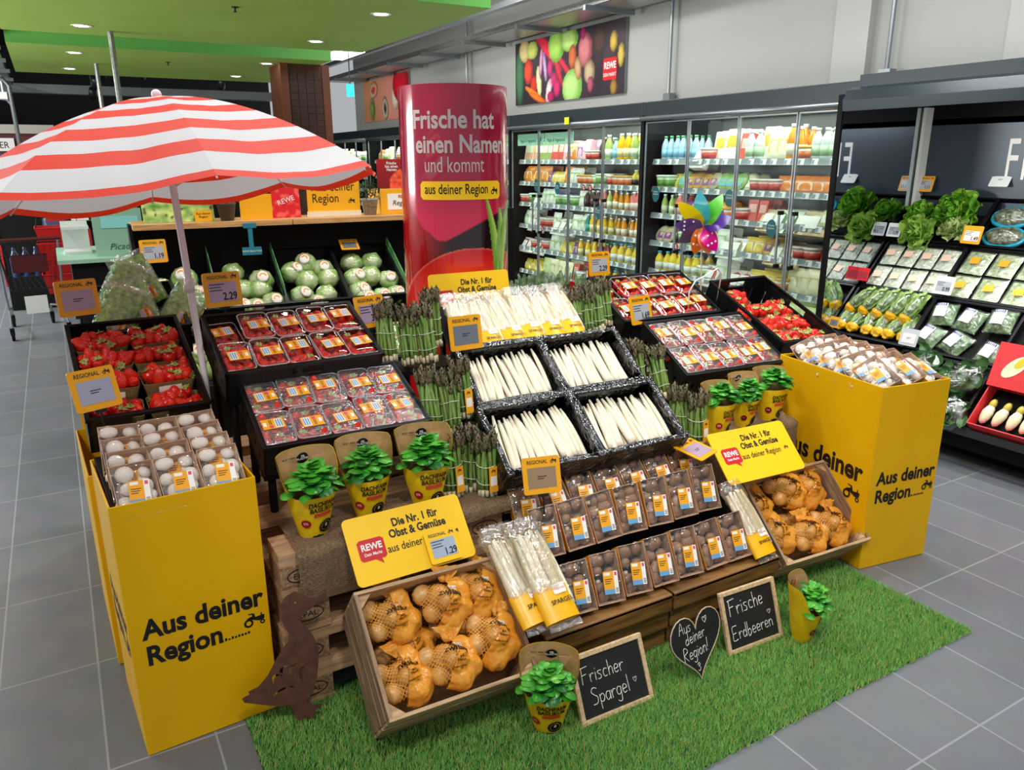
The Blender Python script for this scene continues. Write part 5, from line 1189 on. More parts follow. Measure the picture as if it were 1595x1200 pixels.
# ------------------------------------------------------------------ yellow "Die Nr. 1" boards
M_LOGO = pm('logo_red', '#cc1422', .4)
def bubble(s): return rrect(.09*s, .066*s, .01*s, 4)[:12]+[(.0*s-.045*s+.045*s, 0)] if False else [(x*s, y*s) for x, y in ([(.045, -.033), (.045, .033)][::1] and [(.036, .036), (-.036, .036), (-.045, .028), (-.045, -.026), (-.037, -.034), (.004, -.034), (.028, -.052), (.024, -.034), (.038, -.034), (.045, -.026), (.045, .028)])]
def board(lab, M, w=.42, h=.31):
    t = thing('advertising_board', lab, 'sign', M); flat([rrect(w, h, .018, cx=w/2, cy=h/2)], M_YSIGN, t, ID, 'board', .005)
    flat([bubble(1.0)], M_LOGO, t, T(.075, h-.115, .0035), 'logo_bubble'); letter('REWE', .03, M_WINK, t, T(.075, h-.115, .0045), bold=.03, sx=.9); letter('Dein Markt', .0145, M_WINK, t, T(.075, h-.134, .0045), bold=.015, sx=.9)
    letter('Die Nr. 1 für\nObst & Gemüse', .038, M_INK, t, T(.245, h-.058, .0035), bold=.03, sx=.82, line=.95); letter('aus deiner Region', .037, M_INK, t, T(.232, h-.14, .0035), sx=.8, bold=.006)
    flat(tractor(.017), M_INK, t, T(.372, h-.125, .0035), 'tractor_emblem'); return t
b1 = board('yellow advertising board behind the left onion crate with a small price display', T(.655, 2.102, .468) @ R(1, 'Z') @ R(50, 'X'), h=.225)
board('yellow advertising board behind the right onion crate', T(2.215, 2.075, .49) @ R(-3.4, 'Z') @ R(44.6, 'X') @ T(0, -.01, 0), h=.235)
board('yellow advertising board before the red column behind packed asparagus', T(1.46, 3.27, 1.02) @ R(-2, 'Z') @ R(78, 'X') @ T(0, -.08, 0))
def PS(x, y, z, yaw, tilt): return T(x, y, z) @ R(yaw, 'Z') @ R(tilt, 'X')
price_sign(T(.655, 2.102, .468) @ R(1, 'Z') @ R(50, 'X') @ T(.31, .06, .012), 'yellow price sign 1.29 fixed to the board behind the left onion crate', '1.29', pm('display_blue', '#a9b8cc', .25), frame=M_YSIGN, s=.78)
price_sign(PS(.03, 2.845, 1.03, 22, 72), 'yellow price sign with blank display in front of the left strawberry punnets', '', pm('display_lilac', '#a9abc4', .25), stem=.06)
price_sign(PS(.028, 3.44, 1.25, 14, 82), 'yellow price sign with mauve display beside the spinach bags', '', M_LCDP, stem=.06)
price_sign(PS(.485, 5.2, 1.235, 4, 80), 'yellow price sign on the left end of the lettuce stand', '1.19')
price_sign(PS(.545, 3.3, 1.258, 8, 82), 'yellow price sign 2.29 behind the rear left strawberry trays', '2.29', M_LCDP, stem=.1)
price_sign(PS(1.735, 5.26, 1.2, -6, 30), 'yellow price sign seen flat from above on the lettuce stand', '', M_LCDD, s=.85)
price_sign(PS(1.132, 3.2, 1.125, 14, 76), 'yellow price sign 3.89 between strawberry trays and green asparagus', '3.89', M_LCDP, stem=.1)
price_sign(PS(1.38, 2.77, 1.083, 2, 80), 'yellow price sign with dark display on the rear left asparagus crate', '', M_LCDD, stem=.05)
price_sign(PS(1.335, 2.11, .705, -14, 72), 'yellow price sign with brown display below the front left asparagus crate', '', M_LCDB, s=.92, stem=.08)
price_sign(PS(2.09, 2.15, .64, 20, 12), 'yellow price sign with mauve display lying flat by the right board', '', M_LCDP, s=.95)
price_sign(PS(2.525, 3.42, 1.215, 0, 84), 'yellow price sign 2.29 behind the rear right strawberry trays', '2.29', stem=.16, s=.92)
price_sign(PS(2.46, 2.975, 1.037, 8, 76), 'yellow price sign 1.69 in front of the rear right strawberry trays', '1.69', stem=.05)
# ------------------------------------------------------------------ chalk boards
GL = {'F': ([(.05, 0), (.1, 1)], [(0, .95), (.55, 1)], [(.08, .52), (.4, .56)]), 'r': ([(0, .5), (.05, 0)], [(.04, .3), (.15, .48), (.3, .45)]), 'i': ([(.05, .5), (.05, 0)], [(.04, .68), (.07, .72)]),
      's': ([(.3, .48), (.1, .5), (.05, .38), (.25, .2), (.2, .02), (0, .03)],), 'c': ([(.3, .45), (.12, .5), (.02, .28), (.1, .03), (.3, .06)],), 'h': ([(0, .95), (.03, 0)], [(.02, .3), (.15, .5), (.28, .4), (.3, 0)]),
      'e': ([(.02, .25), (.3, .3), (.25, .48), (.1, .5), (.02, .28), (.1, .02), (.3, .08)],), 'S': ([(.45, .9), (.2, 1), (.05, .8), (.2, .6), (.42, .4), (.35, .08), (.05, .05)],), 'p': ([(0, .5), (.02, -.35)], [(.01, .4), (.2, .5), (.32, .3), (.2, .05), (.02, .1)]),
      'a': ([(.3, .45), (.1, .5), (0, .25), (.1, .02), (.28, .15), (.3, .5), (.33, 0)],), 'g': ([(.3, .45), (.1, .5), (0, .25), (.1, .05), (.28, .15), (.3, .5), (.28, -.25), (.1, -.35), (0, -.25)],), 'l': ([(.03, 1), (.05, 0)],),
      'A': ([(0, 0), (.25, 1), (.5, 0)], [(.1, .4), (.4, .42)]), 'u': ([(0, .5), (.03, .1), (.15, 0), (.28, .12), (.3, .5), (.32, 0)],), 'd': ([(.3, .3), (.15, .5), (0, .25), (.1, 0), (.28, .12)], [(.3, 1), (.32, 0)]), 'n': ([(0, .5), (.03, 0)], [(.02, .35), (.15, .5), (.28, .38), (.3, 0)]),
      'R': ([(.05, 0), (.05, 1), (.35, .95), (.4, .7), (.08, .5), (.45, 0)],), 'o': ([(.15, .5), (0, .3), (.08, .03), (.25, .05), (.3, .3), (.15, .5)],), 'E': ([(.45, 1), (.05, .97), (.05, .5), (.35, .52)], [(.05, .5), (.02, 0), (.42, .03)]), 'b': ([(0, 1), (.03, 0), (.2, 0), (.3, .2), (.2, .42), (.03, .35)],),
      '!': ([(.05, 1), (.03, .3)], [(.03, .05), (.04, .09)]), '<': ([(.25, .0), (.0, .35), (.05, .55), (.2, .5), (.25, .38), (.32, .52), (.46, .55), (.48, .33), (.25, 0)],), '3': ([(0, .6), (.2, .75), (.3, .55), (.1, .45), (.32, .3), (.2, 0), (.02, .12)],)}
WD = {'F': .6, 'i': .18, 'l': .18, 'A': .6, 'E': .55, 'S': .55, 'R': .55, '!': .2, 'r': .36, 'd': .44}
M_CHALK = pm('chalk', '#e9e6df', .9); M_SLATE = pm('slate_board', '#0f1113', .65, var=(6, '#1a1c1e')); M_FRAMEW = woodmat('frame_pine', '#e0c49c', '#c6a478', 6, (12, 12, 1), .6)
def chalk(b, s, x, y, h, rot=0, wob=.0):
    for ch in s:
        for st in GL.get(ch, ()):
            pts = []
            for i in range(len(st)-1):
                p0 = st[max(0, i-1)]; p1 = st[i]; p2 = st[i+1]; p3 = st[min(len(st)-1, i+2)]
                for k in range(4):
                    t = k/4; f = lambda a: .5*(2*p1[a]+(p2[a]-p0[a])*t+(2*p0[a]-5*p1[a]+4*p2[a]-p3[a])*t*t+(3*p1[a]-p0[a]-3*p2[a]+p3[a])*t**3); pts.append((f(0), f(1)))
            pts.append(st[-1]); c, sn = math.cos(rot), math.sin(rot)
            b.tube([(x+(px*c-py*sn)*h, y+(px*sn+py*c)*h, .0005) for px, py in pts], h*.025, 5)
        x += WD.get(ch, .4)*h*1.05*math.cos(rot); y += WD.get(ch, .4)*h*1.05*math.sin(rot)
def slate(lab, M, w, h, lines):
    t = thing('chalkboard', lab, 'chalkboard', M); B().box(.01, .01, -.004, w-.01, h-.01, .003).obj('slate', M_SLATE, t); b = B()
    b.box(0, 0, -.006, w, .016, .009).box(0, h-.016, -.006, w, h, .009).box(0, .016, -.006, .016, h-.016, .009).box(w-.016, .016, -.006, w, h-.016, .009).obj('wooden_frame', M_FRAMEW, t, bevel=.002)
    b = B()
    for s, x, y, hh, r in lines: chalk(b, s, x, y, hh, r)
    b.obj('chalk_writing', M_CHALK, t, M=T(0, 0, .0032)); return t
slate('framed chalkboard reading Frischer Spargel propped on the grass', T(1.228, 1.688, .006) @ R(-1, 'Z') @ R(66, 'X'), .29, .222, (('Frischer', .03, .125, .053, .0), ('Spargel', .055, .05, .055, .02), ('<', .225, .075, .028, 0)))
slate('framed chalkboard reading Frische Erdbeeren propped on the grass', T(1.905, 1.722, .006) @ R(-2.5, 'Z') @ R(70, 'X'), .27, .23, (('Frische', .035, .135, .06, .06), ('Erdbeeren', .035, .045, .052, .04), ('<', .215, .1, .03, 0)))
def heartpts(s, n=40):
    out = []
    for i in range(n):
        a = 2*PI*i/n; out.append((s*16*math.sin(a)**3/32, s*(13*math.cos(a)-5*math.cos(2*a)-2*math.cos(3*a)-math.cos(4*a))/32))
    return out
t = thing('heart_chalkboard', 'heart shaped black chalkboard reading Aus deiner Region', 'chalkboard', T(1.715, 1.70, .152) @ R(6, 'Z') @ R(76, 'X'))
flat([[(x*1.02, y*1.08) for x, y in heartpts(.246)]], M_SLATE, t, ID, 'slate', .008)
B().tube([(x*1.02, y*1.08, .004) for x, y in heartpts(.246)], .0022, 5, closed=True).obj('rim', pm('pale_wood_rim', '#c9b08c', .6), t)
b = B(); chalk(b, 'Aus', -.082, .045, .042); chalk(b, 'deiner', -.055, .0, .044, .05); chalk(b, 'Region!', -.072, -.056, .048, .04); chalk(b, '<', .038, .05, .04); chalk(b, '3', -.012, -.107, .04); b.obj('chalk_writing', M_CHALK, t, M=T(0, 0, .0046))
# ------------------------------------------------------------------ rusty duck silhouette
DUCK = [(-0.029, 0.458), (-0.047, 0.430), (-0.049, 0.394), (-0.040, 0.358), (-0.027, 0.329), (-0.031, 0.303), (-0.050, 0.280), (-0.076, 0.239), (-0.103, 0.190), (-0.135, 0.154), (-0.166, 0.141), (-0.163, 0.130), (-0.187, 0.120), (-0.182, 0.105), (-0.151, 0.094), (-0.112, 0.081), (-0.072, 0.068), (-0.029, 0.068), (-0.040, 0.050), (-0.034, 0.022), (-0.018, 0.000), (0.022, 0.004), (0.029, 0.030), (0.054, 0.050), (0.022, 0.056), (0.007, 0.076), (0.029, 0.105), (0.045, 0.154), (0.054, 0.213), (0.057, 0.262), (0.047, 0.303), (0.027, 0.344), (0.010, 0.371), (0.022, 0.394), (0.045, 0.407), (0.061, 0.422), (0.094, 0.440), (0.097, 0.464), (0.063, 0.443), (0.042, 0.446), (0.029, 0.461), (-0.000, 0.474)]
def slit(x, y, L, a, w=.006):
    out = []; c, s = math.cos(a), math.sin(a)
    for i in range(7): u = i/6; out.append((x+c*L*u-s*(.02*math.sin(PI*u)+w*math.sin(PI*u)/2), y+s*L*u+c*(.02*math.sin(PI*u)+w*math.sin(PI*u)/2)))
    for i in range(6, -1, -1): u = i/6; out.append((x+c*L*u-s*(.02*math.sin(PI*u)-w*math.sin(PI*u)/2), y+s*L*u+c*(.02*math.sin(PI*u)-w*math.sin(PI*u)/2)))
    return [p for i, p in enumerate(out) if i not in (7, 13)]
t = thing('duck_figure', 'rust brown metal duck silhouette standing on the grass by the pallets', 'garden figure', T(.47, 2.165, .01) @ R(-16, 'Z'))
flat([DUCK, slit(-.09, .15, .055, .75, .012), slit(-.06, .17, .06, .95, .012), slit(-.03, .16, .075, 1.15, .012), slit(.005, .14, .085, 1.3, .012), slit(-.1, .105, .1, .2, .012), circ(.004, 10, .0, .435)], pm('rusty_metal', '#553327', .75, var=(30, '#68412f')), t, SC(1.0) @ R(90, 'X'), 'silhouette', .004)
B().tube([(.005, 0, .01), (.005, 0, -.035)], .003, 5).tube([(.03, 0, .01), (.03, 0, -.035)], .003, 5).obj('ground_spike', M_DARKMET, t)
# ------------------------------------------------------------------ striped umbrella
UC = Vector((.387, 3.048, 1.657)); UN = Vector((-.078, .087, 1)).normalized(); UA = Vector((0, 1, 0)).cross(UN).normalized(); UB = UN.cross(UA)
UR, UH, UP = .752, .318, math.radians(-88.84)
t = thing('parasol', 'red and white striped parasol tilted over the left strawberry crates', 'umbrella', T(.404, 3.05, 0)); UO = Vector((.404, 3.05, 0))
def rib(i, v): a = UP+i*PI/4; return UC-UO+(UA*math.cos(a)+UB*math.sin(a))*UR*v+UN*UH*(1-v**1.75)
M_UR = pm('umbrella_red', '#e8391f', .6, trans=.22); M_UW = pm('umbrella_white', '#dcdce0', .6, trans=.24)
for i in range(8):
    b = B(); NB = 60; bands = [0, .1, .2, .3, .4, .495, .59, .68, .77, .855, .965, 1.0]
    for k in range(11):
        v0, v1 = bands[k], bands[k+1]
        def f(u, w, v0=v0, v1=v1):
            v = v0+(v1-v0)*w; p = rib(i, v)*(1-u)+rib(i+1, v)*u; s = math.sin(PI*u)*v
            sg = .03 if i in (2, 3, 4, 5) else .01; q = p-UN*(.012*s)+UN*(.008*s*nz(u*4, v*5, i))+(UA*nz(u*3, v*4, i+4)+UB*nz(u*3, v*4, i+8))*.006*s
            return q-UN*(sg*sm(.7, 1, v)*s)
        b.grid(14, 3, f, 0 if k % 2 == 0 else 1)
    b.obj('canopy_panel', [M_UR, M_UW], t, True)
b = B()
for i in range(8): b.tube([rib(i, v)-UN*.006 for v in (0, .25, .5, .75, 1)], .003, 5)
b.obj('ribs', M_WHITE, t)
for i in range(8):
    B().tube([UC-UO+UN*(UH-.3), rib(i, .5)-UN*.008], .0028, 5).obj('strut', M_WHITE, t)
ap = UC-UO+UN*UH
M_POLE = pm('white_pole', '#e9e1e2', .35)
B().tube([(.0, .0, .005), (.0, .0, .987), (-.028, 0, 1.66), ap], .0125, 12).obj('pole', M_POLE, t, True)
B().tube([(-.013, -.015, 1.345), (-.02, -.034, 1.34), (-.034, -.036, 1.325), (-.036, -.03, 1.305), (-.02, -.016, 1.3)], .006, 8).at(T(-.0143, 0, 0)).lathe([(.017, 1.30), (.017, 1.345)], 12).at(ID).obj('pole_clamp', M_POLE, t, True, T(0, 0, 0))
B().ball(tuple(ap+UN*.01), .017, 14, 10).obj('finial', M_WHITE, t, True)
B().box(-.036, -.2, 0, .036, .2, .03).obj('foot', M_DARKMET, t, bevel=.01)
# ------------------------------------------------------------------ red advertising column
CX, CY, CR = 1.78, 3.66, .268; TH0 = math.atan2(-CY, -CX)
t = thing('advertising_column', 'tall glossy red advertising column reading Frische hat einen Namen', 'advertising column', T(CX, CY, 0))
def art(u, v):
    th = (u-.5)*2*PI; z = v*2.1; s = math.sin(th); x = 705+86*max(-1, min(1, s if abs(th) < PI/2 else math.copysign(1, s))); y = 138+(2.09-z)/.0031
    c = hexc('#b4163f'); c = mixc(c, hexc('#9a1034'), sm(0, 1, .5+.5*nz(x/60, y/40, 2)))
    if y > 286: c = mixc(hexc('#b8123f'), hexc('#d5204c'), sm(286, 350, y))
    # lower edge of the pink speech bubble
    e = 300+(x-627)*1.75 if x < 655 else (349+17*sm(655, 680, x) if x < 690 else 366-(x-690)*.5)
    c = mixc(c, mixc(hexc('#a80d14'), hexc('#210c10'), sm(640, 700, x)), sm(e-2, e+2, y))
    # tomato
    dx, dy = (x-732)/112, (y-478)/100; r = dx*dx+dy*dy
    if y > 330 and r < 1: c = mixc(hexc('#e8432a'), hexc('#c4121a'), sm(.1, 1, r+.25*dx)); c = mixc(c, hexc('#f08a6a'), .5*sm(.93, 1, r))
    elif y > 430 and x < 700: c = hexc('#c0141c')
    # chives
    for k, (xb, xt, yt) in enumerate(((768, 754, 303), (772, 770, 318), (776, 783, 312), (780, 790, 306))):
        if yt < y < 440:
            q = (y-yt)/(440-yt); xx = xt+(xb-xt)*q+6*math.sin(3*q+k); w = 1.2+4.5*math.sin(PI*min(1, q*.9+.05))
            if abs(x-xx) < w: c = mixc(hexc('#5d9a28'), hexc('#b6d06a'), sm(-1, 1, (x-xx)/w))
    return c
M_ART = attrmat('column_artwork', .14, .6)
def cpos(u, v): th = TH0+(u-.5)*2*PI; return (CR*math.cos(th), CR*math.sin(th), .0+2.1*v)
printed('printed_sheet', 320, 460, cpos, art, M_ART, t)
B().lathe([(CR-.004, 2.098), (CR-.004, 2.1), (0, 2.1)], 40).obj('top_cap', pm('column_top', '#5c0f20', .5), t)
def on_column(me, m, s0, s1, z0, hy, nm, off=.0015):
    xs = [v.co.x for v in me.vertices]; a, c = min(xs), max(xs); ys = [v.co.y for v in me.vertices]; h0 = max(ys); vs = []
    for v in me.vertices:
        s = s0+(v.co.x-a)/(c-a)*(s1-s0); th = TH0+s/CR; vs.append(((CR+off)*math.cos(th), (CR+off)*math.sin(th), z0+v.co.y*hy/h0))
    B().add(vs, [tuple(p.vertices) for p in me.polygons]).obj(nm, m, t)
def subfill(w, h, r):   # rounded strip cut into narrow columns so that it bends
    b = B(); n = 30
    for i in range(n):
        xs = [-w/2+w*k/n for k in (i, i+1)]; e = [h/2-(r-math.sqrt(max(0, r*r-max(0, abs(x)-(w/2-r))**2))) for x in xs]
        b.quad((xs[0], -e[0], 0), (xs[1], -e[1], 0), (xs[1], e[1], 0), (xs[0], e[0], 0))
    return b.mesh('strip', M_YSIGN)
on_column(text('Frische hat', .1, bold=.025, sx=.8), M_WINK, -.205, .215, 1.905, .082, 'lettering'); on_column(text('einen Namen', .1, bold=.025, sx=.8), M_WINK, -.195, .285, 1.795, .08, 'lettering')
on_column(text('und kommt', .1, sx=.8), M_WINK, -.145, .15, 1.705, .07, 'lettering'); on_column(subfill(.44, .085, .014), M_YSIGN, -.175, .255, 1.62, .043, 'yellow_strip')
on_column(text('aus deiner Region', .1, bold=.008, sx=.8), M_INK, -.15, .17, 1.605, .046, 'lettering', .0025); on_column(fill(tractor(.03)), M_INK, .19, .235, 1.615, .02, 'tractor_emblem', .0025)
# ------------------------------------------------------------------ lettuce stand behind the display
t = thing('lettuce_stand', 'long black sloping stand of iceberg lettuce with wooden top board', 'display stand', T(.36, 4.35, 0) @ R(-2, 'Z'))
B().box(0, .12, 0, 1.9, 1.2, .5).box(0, .5, .5, 1.9, 1.2, .76).box(0, 1.06, .76, 1.9, 1.2, 1.36).obj('body', M_BLK2, t)
for x in (-.02, 1.9): B().add([(x, .1, 0), (x, 1.2, 0), (x, 1.2, 1.38), (x, 1.05, 1.38), (x, .1, .6), (x+.02, .1, 0), (x+.02, 1.2, 0), (x+.02, 1.2, 1.38), (x+.02, 1.05, 1.38), (x+.02, .1, .6)], [(4, 3, 2, 1, 0), (5, 6, 7, 8, 9), (0, 5, 9, 4), (4, 9, 8, 3), (3, 8, 7, 2)]).obj('side_panel', M_BLK2, t)
for k in range(2): B().box(k*.95, .86, 1.36, .945+k*.95, 1.26, 1.392).obj('top_board', woodmat('pale_board', '#d3a46a', '#b98850', 5, (1, 10, 10), .5), t)
M_ICE = pm('iceberg_leaf', '#8fc04c', .45, var=(13, '#e0eebc', 5), bump=(24, 1.0)); M_STICK = pm('sticker_orange', '#f0952e', .4)
def iceberg():
    t = thing('iceberg_lettuce', '', 'iceberg lettuce')
    B().ball((0, 0, .07), (.078, .078, .07), 20, 14, fn=lambda d: 1+.1*nz(d.x, d.y, d.z, 3)+.13*abs(nz(d.x+3, d.y, d.z, 5))-.03).obj('leaves', M_ICE, t, True)
    B().ball((0, 0, .07), (.083, .083, .075), 18, 12, fn=lambda d: 1+.06*nz(d.x, d.y, d.z, 3)+.03*nz(d.x, d.y, d.z, 9)).obj('film', M_FILM, t, True)
    M = T(0, 0, .07) @ R(28, 'X'); q = B().at(M @ T(0, 0, .081)).lathe([(.042, -.012), (.028, -.003), (0, 0)], 18)
    s = q.obj('sticker', M_PAPER, t, True); B().at(M @ T(0, 0, .0825)).grid(8, 4, lambda u, v: ((.014+.022*v)*math.cos(PI*u), (.014+.022*v)*math.sin(PI*u), -.0005-.008*v)).obj('orange_band', M_STICK, s, True); return t
ICE = Kind(iceberg)
MLU = CR_((.385, 4.93, .9), -3, 30); MLW = CR_((.385, 4.42, .6), -3, 22)
LP = {0: [(.1, .12, 0, 30), (.1, .26, .02, 0), (.24, .33, .03, -30), (.32, .2, .0, -20), (.33, .08, 0, 30), (.2, .08, -.02, 10)],
      1: [(.16, .36, .03, 200), (.3, .3, .0, 0), (.15, .22, .0, 150), (.28, .18, .02, 180), (.33, .07, .0, 20), (.13, .07, -.02, 60), (.22, .06, -.03, 10)],
      2: [(.1, .34, .02, 60), (.2, .4, .05, -30), (.31, .36, .02, 0), (.19, .2, .05, 190), (.32, .22, .04, 170), (.11, .1, .01, 30), (.3, .08, .02, 200), (.2, .06, -.03, 0)],
      3: [(.1, .4, .02, 150), (.3, .4, .02, 200), (.1, .25, .0, 40), (.22, .2, .05, 190), (.33, .22, .0, 0), (.1, .12, -.01, 30), (.12, .04, -.02, 10), (.24, .05, -.02, 0), (.34, .07, -.01, 20)]}
for k in range(4):
    crate(.4, .58, .14, 'black iceberg crate on the rear stand, %s from left, upper row' % NTH[k], MLU @ T(k*.405, 0, 0))
    for i, (x, y, z, a) in enumerate(LP[k]): ICE(MLU @ T(k*.405+x, y, z-.12) @ R(a, 'Z') @ R(0 if a < 140 else 70, 'X') @ SC(uni(.9, 1.05)), 'iceberg lettuce in the %s upper crate of the stand, %s from its front' % (NTH[k], NTH[len(LP[k])-1-i]))
    crate(.4, .46, .14, 'black iceberg crate on the rear stand, %s from left, lower row' % NTH[k], MLW @ T(k*.405, 0, 0))
    for i, (x, y) in enumerate(((.12, .12), (.29, .12), (.2, .28))): ICE(MLW @ T(k*.405+x, y, -.1) @ R(uni(0, 360), 'Z'), 'wrapped iceberg lettuce in the %s lower crate, %s' % (NTH[k], ('front left', 'front right', 'rear')[i]))
M_DIV = pm('green_divider', '#6fae72', .5, var=(12, '#4c8a52'))
for k, x in ((1, .4), (2, .806), (4, 1.618)):
    tt = thing('divider_card', 'thin green printed divider card on the right of the %s lettuce crate' % NTH[k-1], 'divider', MLU @ T(x+.0, .02, .0)); B().add([(0, 0, -.03), (0, .54, -.03), (0, .54, .06), (0, .1, .05), (.004, 0, -.03), (.004, .54, -.03), (.004, .54, .06), (.004, .1, .05)], [(0, 1, 2, 3), (7, 6, 5, 4), (0, 4, 5, 1), (3, 2, 6, 7), (0, 3, 7, 4)]).obj('card', M_DIV, tt)
tt = thing('clip_sign', 'teal plastic clip sign hanging below the wooden top board of the lettuce stand', 'shelf sign', T(1.06, 5.17, 1.2)); B().box(-.014, 0, .02, .014, .006, .17).box(-.04, -.003, .15, .04, .01, .18).box(-.06, -.004, -.02, .06, .004, .03).obj('clip', pm('teal_plastic', '#1f7f95', .4), tt); letter('REWE Beste Wahl', .016, M_WINK, tt, T(0, -.005, .0) @ R(90, 'X'))
# things on the wooden top board
TB_Y, TB_Z = 5.34, 1.393
def XT(px): return .392+(px-205)*.00418
tt = thing('salad_print', 'printed lettuce photo board standing on the left of the wooden top board', 'sign', T(XT(222), TB_Y, TB_Z) @ R(75, 'X'))
def lp(u, v): return mixc(mixc(hexc('#5a8f2a'), hexc('#c9dd7f'), .5+.9*nz(u*9, v*7, 1)), hexc('#22351a'), .9*sm(.25, .6, nz(u*14, v*12, 5)))
printed('photo_print', 60, 40, lambda u, v: (u*.42*(.6+.4*min(1, u*3+1-v)), v*.28, .004), lp, attrmat('photo_print_mat', .35), tt)
def ysign(lab, px0, px1, z1, textargs=None):
    x0, x1 = XT(px0), XT(px1); t_ = thing('yellow_sign', lab, 'sign', T(x0, TB_Y-.02, TB_Z)); w = x1-x0
    flat([rrect(w, z1, .008, cx=w/2, cy=z1/2)], pm('amber_sign', '#f3b00f', .45), t_, R(90, 'X'), 'board', .005); return t_, w
tt, w = ysign('small yellow sign leaning before the lettuce photo board', 293, 318, .07); letter('Aus deiner\nRegion', .02, M_INK, tt, T(w/2, -.004, .042) @ R(90, 'X'))
tt, w = ysign('yellow cardboard sign between the lavender and the red berry print', 360, 409, .16)
tt, w = ysign('yellow sign Aus deiner Region under the parasol edge', 466, 554, .3); letter('Aus deiner\nRegion', .085, M_INK, tt, T(.03, -.004, .17) @ R(90, 'X'), align='LEFT', sx=.8, line=.9); flat(tractor(.035), M_INK, tt, T(w-.06, -.004, .1) @ R(90, 'X'), 'tractor_emblem'); B().box(-.0, -.02, 0, w, .02, .035).obj('clear_stand', pm('pale_plinth', '#e8dcc0', .5), tt)
tt = thing('berry_print', 'red strawberry print board with slanted white lettering under the parasol', 'sign', T(XT(410), TB_Y, TB_Z) @ R(86, 'X')); w = .19
printed('photo_print', 30, 30, lambda u, v: (u*w, v*.2, .003), lambda u, v: mixc(hexc('#d5202a'), hexc('#f2665a'), sm(0, .5, nz(u*5, v*5, 2))), attrmat('photo_print_mat'), tt); letter('REWE', .045, M_WINK, tt, T(.1, .1, .006) @ R(18, 'Z'))
tt = thing('yellow_crate_sign', 'yellow box with white regional label beside the red column', 'box', T(XT(590), TB_Y-.03, TB_Z)); B().box(0, 0, 0, .34, .25, .17).obj('box', pm('amber_sign', '#f3b00f'), tt); B().box(.05, -.003, .03, .3, 0, .14).obj('label', M_PAPER, tt); letter('REWE', .03, M_RED, tt, T(.17, -.005, .11) @ R(90, 'X'), bold=.02); letter('Regional', .05, M_INK, tt, T(.17, -.005, .06) @ R(90, 'X'), shear=.2)
tt = thing('strawberry_poster', 'dark red strawberry poster above the yellow box beside the red column', 'poster', T(XT(588), TB_Y+.0, TB_Z+.175))
printed('photo_print', 40, 40, lambda u, v: (u*.36, .0, v*.2), lambda u, v: mixc(hexc('#e23a22'), hexc('#f4694a'), .5+nz(u*12, v*12, 1)) if ((u-.75)/.5)**2+((v-.15)/.6)**2 < 1 else mixc(hexc('#7d1016'), hexc('#a8161c'), v), attrmat('photo_print_mat'), tt); letter('Frische\nhat einen\nNamen', .026, M_WINK, tt, T(.11, -.004, .165) @ R(90, 'X'), bold=.02, line=.85)
def pot_plant(lab, px, m1, potm, seed, flowers=None):
    t_ = thing('potted_plant', lab, 'potted plant', T(XT(px), TB_Y-.02, TB_Z)); q = random.Random(seed)
    B().lathe([(.042, 0), (.058, .1), (.062, .1), (.062, .112), (.054, .112)], 18).obj('pot', potm, t_, True); b = B()
    for i in range(150):
        a = q.uniform(0, 2*PI); r = .075*math.sqrt(q.random()); z = .1+.14*q.random()*(1-r*5); b.at(T(r*math.cos(a), r*math.sin(a), z) @ R(q.uniform(0, 360), 'Z') @ R(q.uniform(-20, 70), 'X')); b.add([(-.004, 0, 0), (.004, 0, 0), (.006, .02, .004), (0, .036, .004), (-.006, .02, .004)], [(0, 1, 2, 3, 4)])
    b.at(ID).obj('foliage', m1, t_)
    if flowers:
        b = B()
        for i in range(46): a = q.uniform(0, 2*PI); r = .08*math.sqrt(q.random()); b.ball((r*math.cos(a), r*math.sin(a), .17+.07*q.random()), (.005, .005, .012), 5, 4)
        b.obj('flowers', flowers, t_, True)
    else: letter('Kräuter', .02, M_INK, t_, T(0, -.063, .05) @ R(90, 'X'))
pot_plant('potted lavender in a dark zinc pot on the wooden top board', 340, pm('lavender_leaf', '#3e4a35', .6), pm('zinc_dark', '#5a5c5e', .5, .4), 1, pm('lavender_bloom', '#7a3f96', .6))
pot_plant('dark green herb in a pale zinc pot beside the yellow sign', 571, pm('herb_leaf', '#274a25', .5), pm('zinc_pale', '#b9bcba', .5, .3, var=(40, '#9a9d9c')), 2)
# ------------------------------------------------------------------ herbs crate right of the column
t = thing('red_herb_crate', 'red crate of leafy bundles between the red column and the fridges', 'crate', T(2.2, 3.95, .86)); b = B().box(0, 0, 0, .72, .4, .01)
for a in ((0, 0, 0, .72, .012, .12), (0, .388, 0, .72, .4, .12), (0, 0, 0, .012, .4, .12), (.708, 0, 0, .72, .4, .12)): b.box(*a)
b.obj('crate_body', pm('red_crate_plastic', '#b5121c', .4), t)
B().box(2.22, 3.97, 0, 2.9, 4.33, .858).obj('herb_table', M_BLK2); tag(bpy.data.objects['herb_table'], 'black table under the red herb crate', 'table')
for k in range(7):
    tt = thing('leaf_bundle', 'film-wrapped leafy bundle, %s from the left in the red herb crate' % NTH[k], 'herb bundle', T(2.25+.098*k, 4.1+uni(-.06, .08), .9)); b = B(); q = random.Random(k)
    for i in range(12): leaf(b, R(q.uniform(0, 360), 'Z') @ R(q.uniform(15, 75), 'X'), q.uniform(.13, .19), .06, .4, .02, i)
    b.obj('leaves', pm('bundle_leaf', '#3f6b3c', .5, var=(20, '#a9bf9a')), tt, True)
tt = thing('red_sign_holder', 'small red sign holder at the right end of the red herb crate', 'sign', T(2.9, 4.0, .98)); B().box(-.03, 0, 0, .03, .006, .12).obj('card', M_RED, tt)
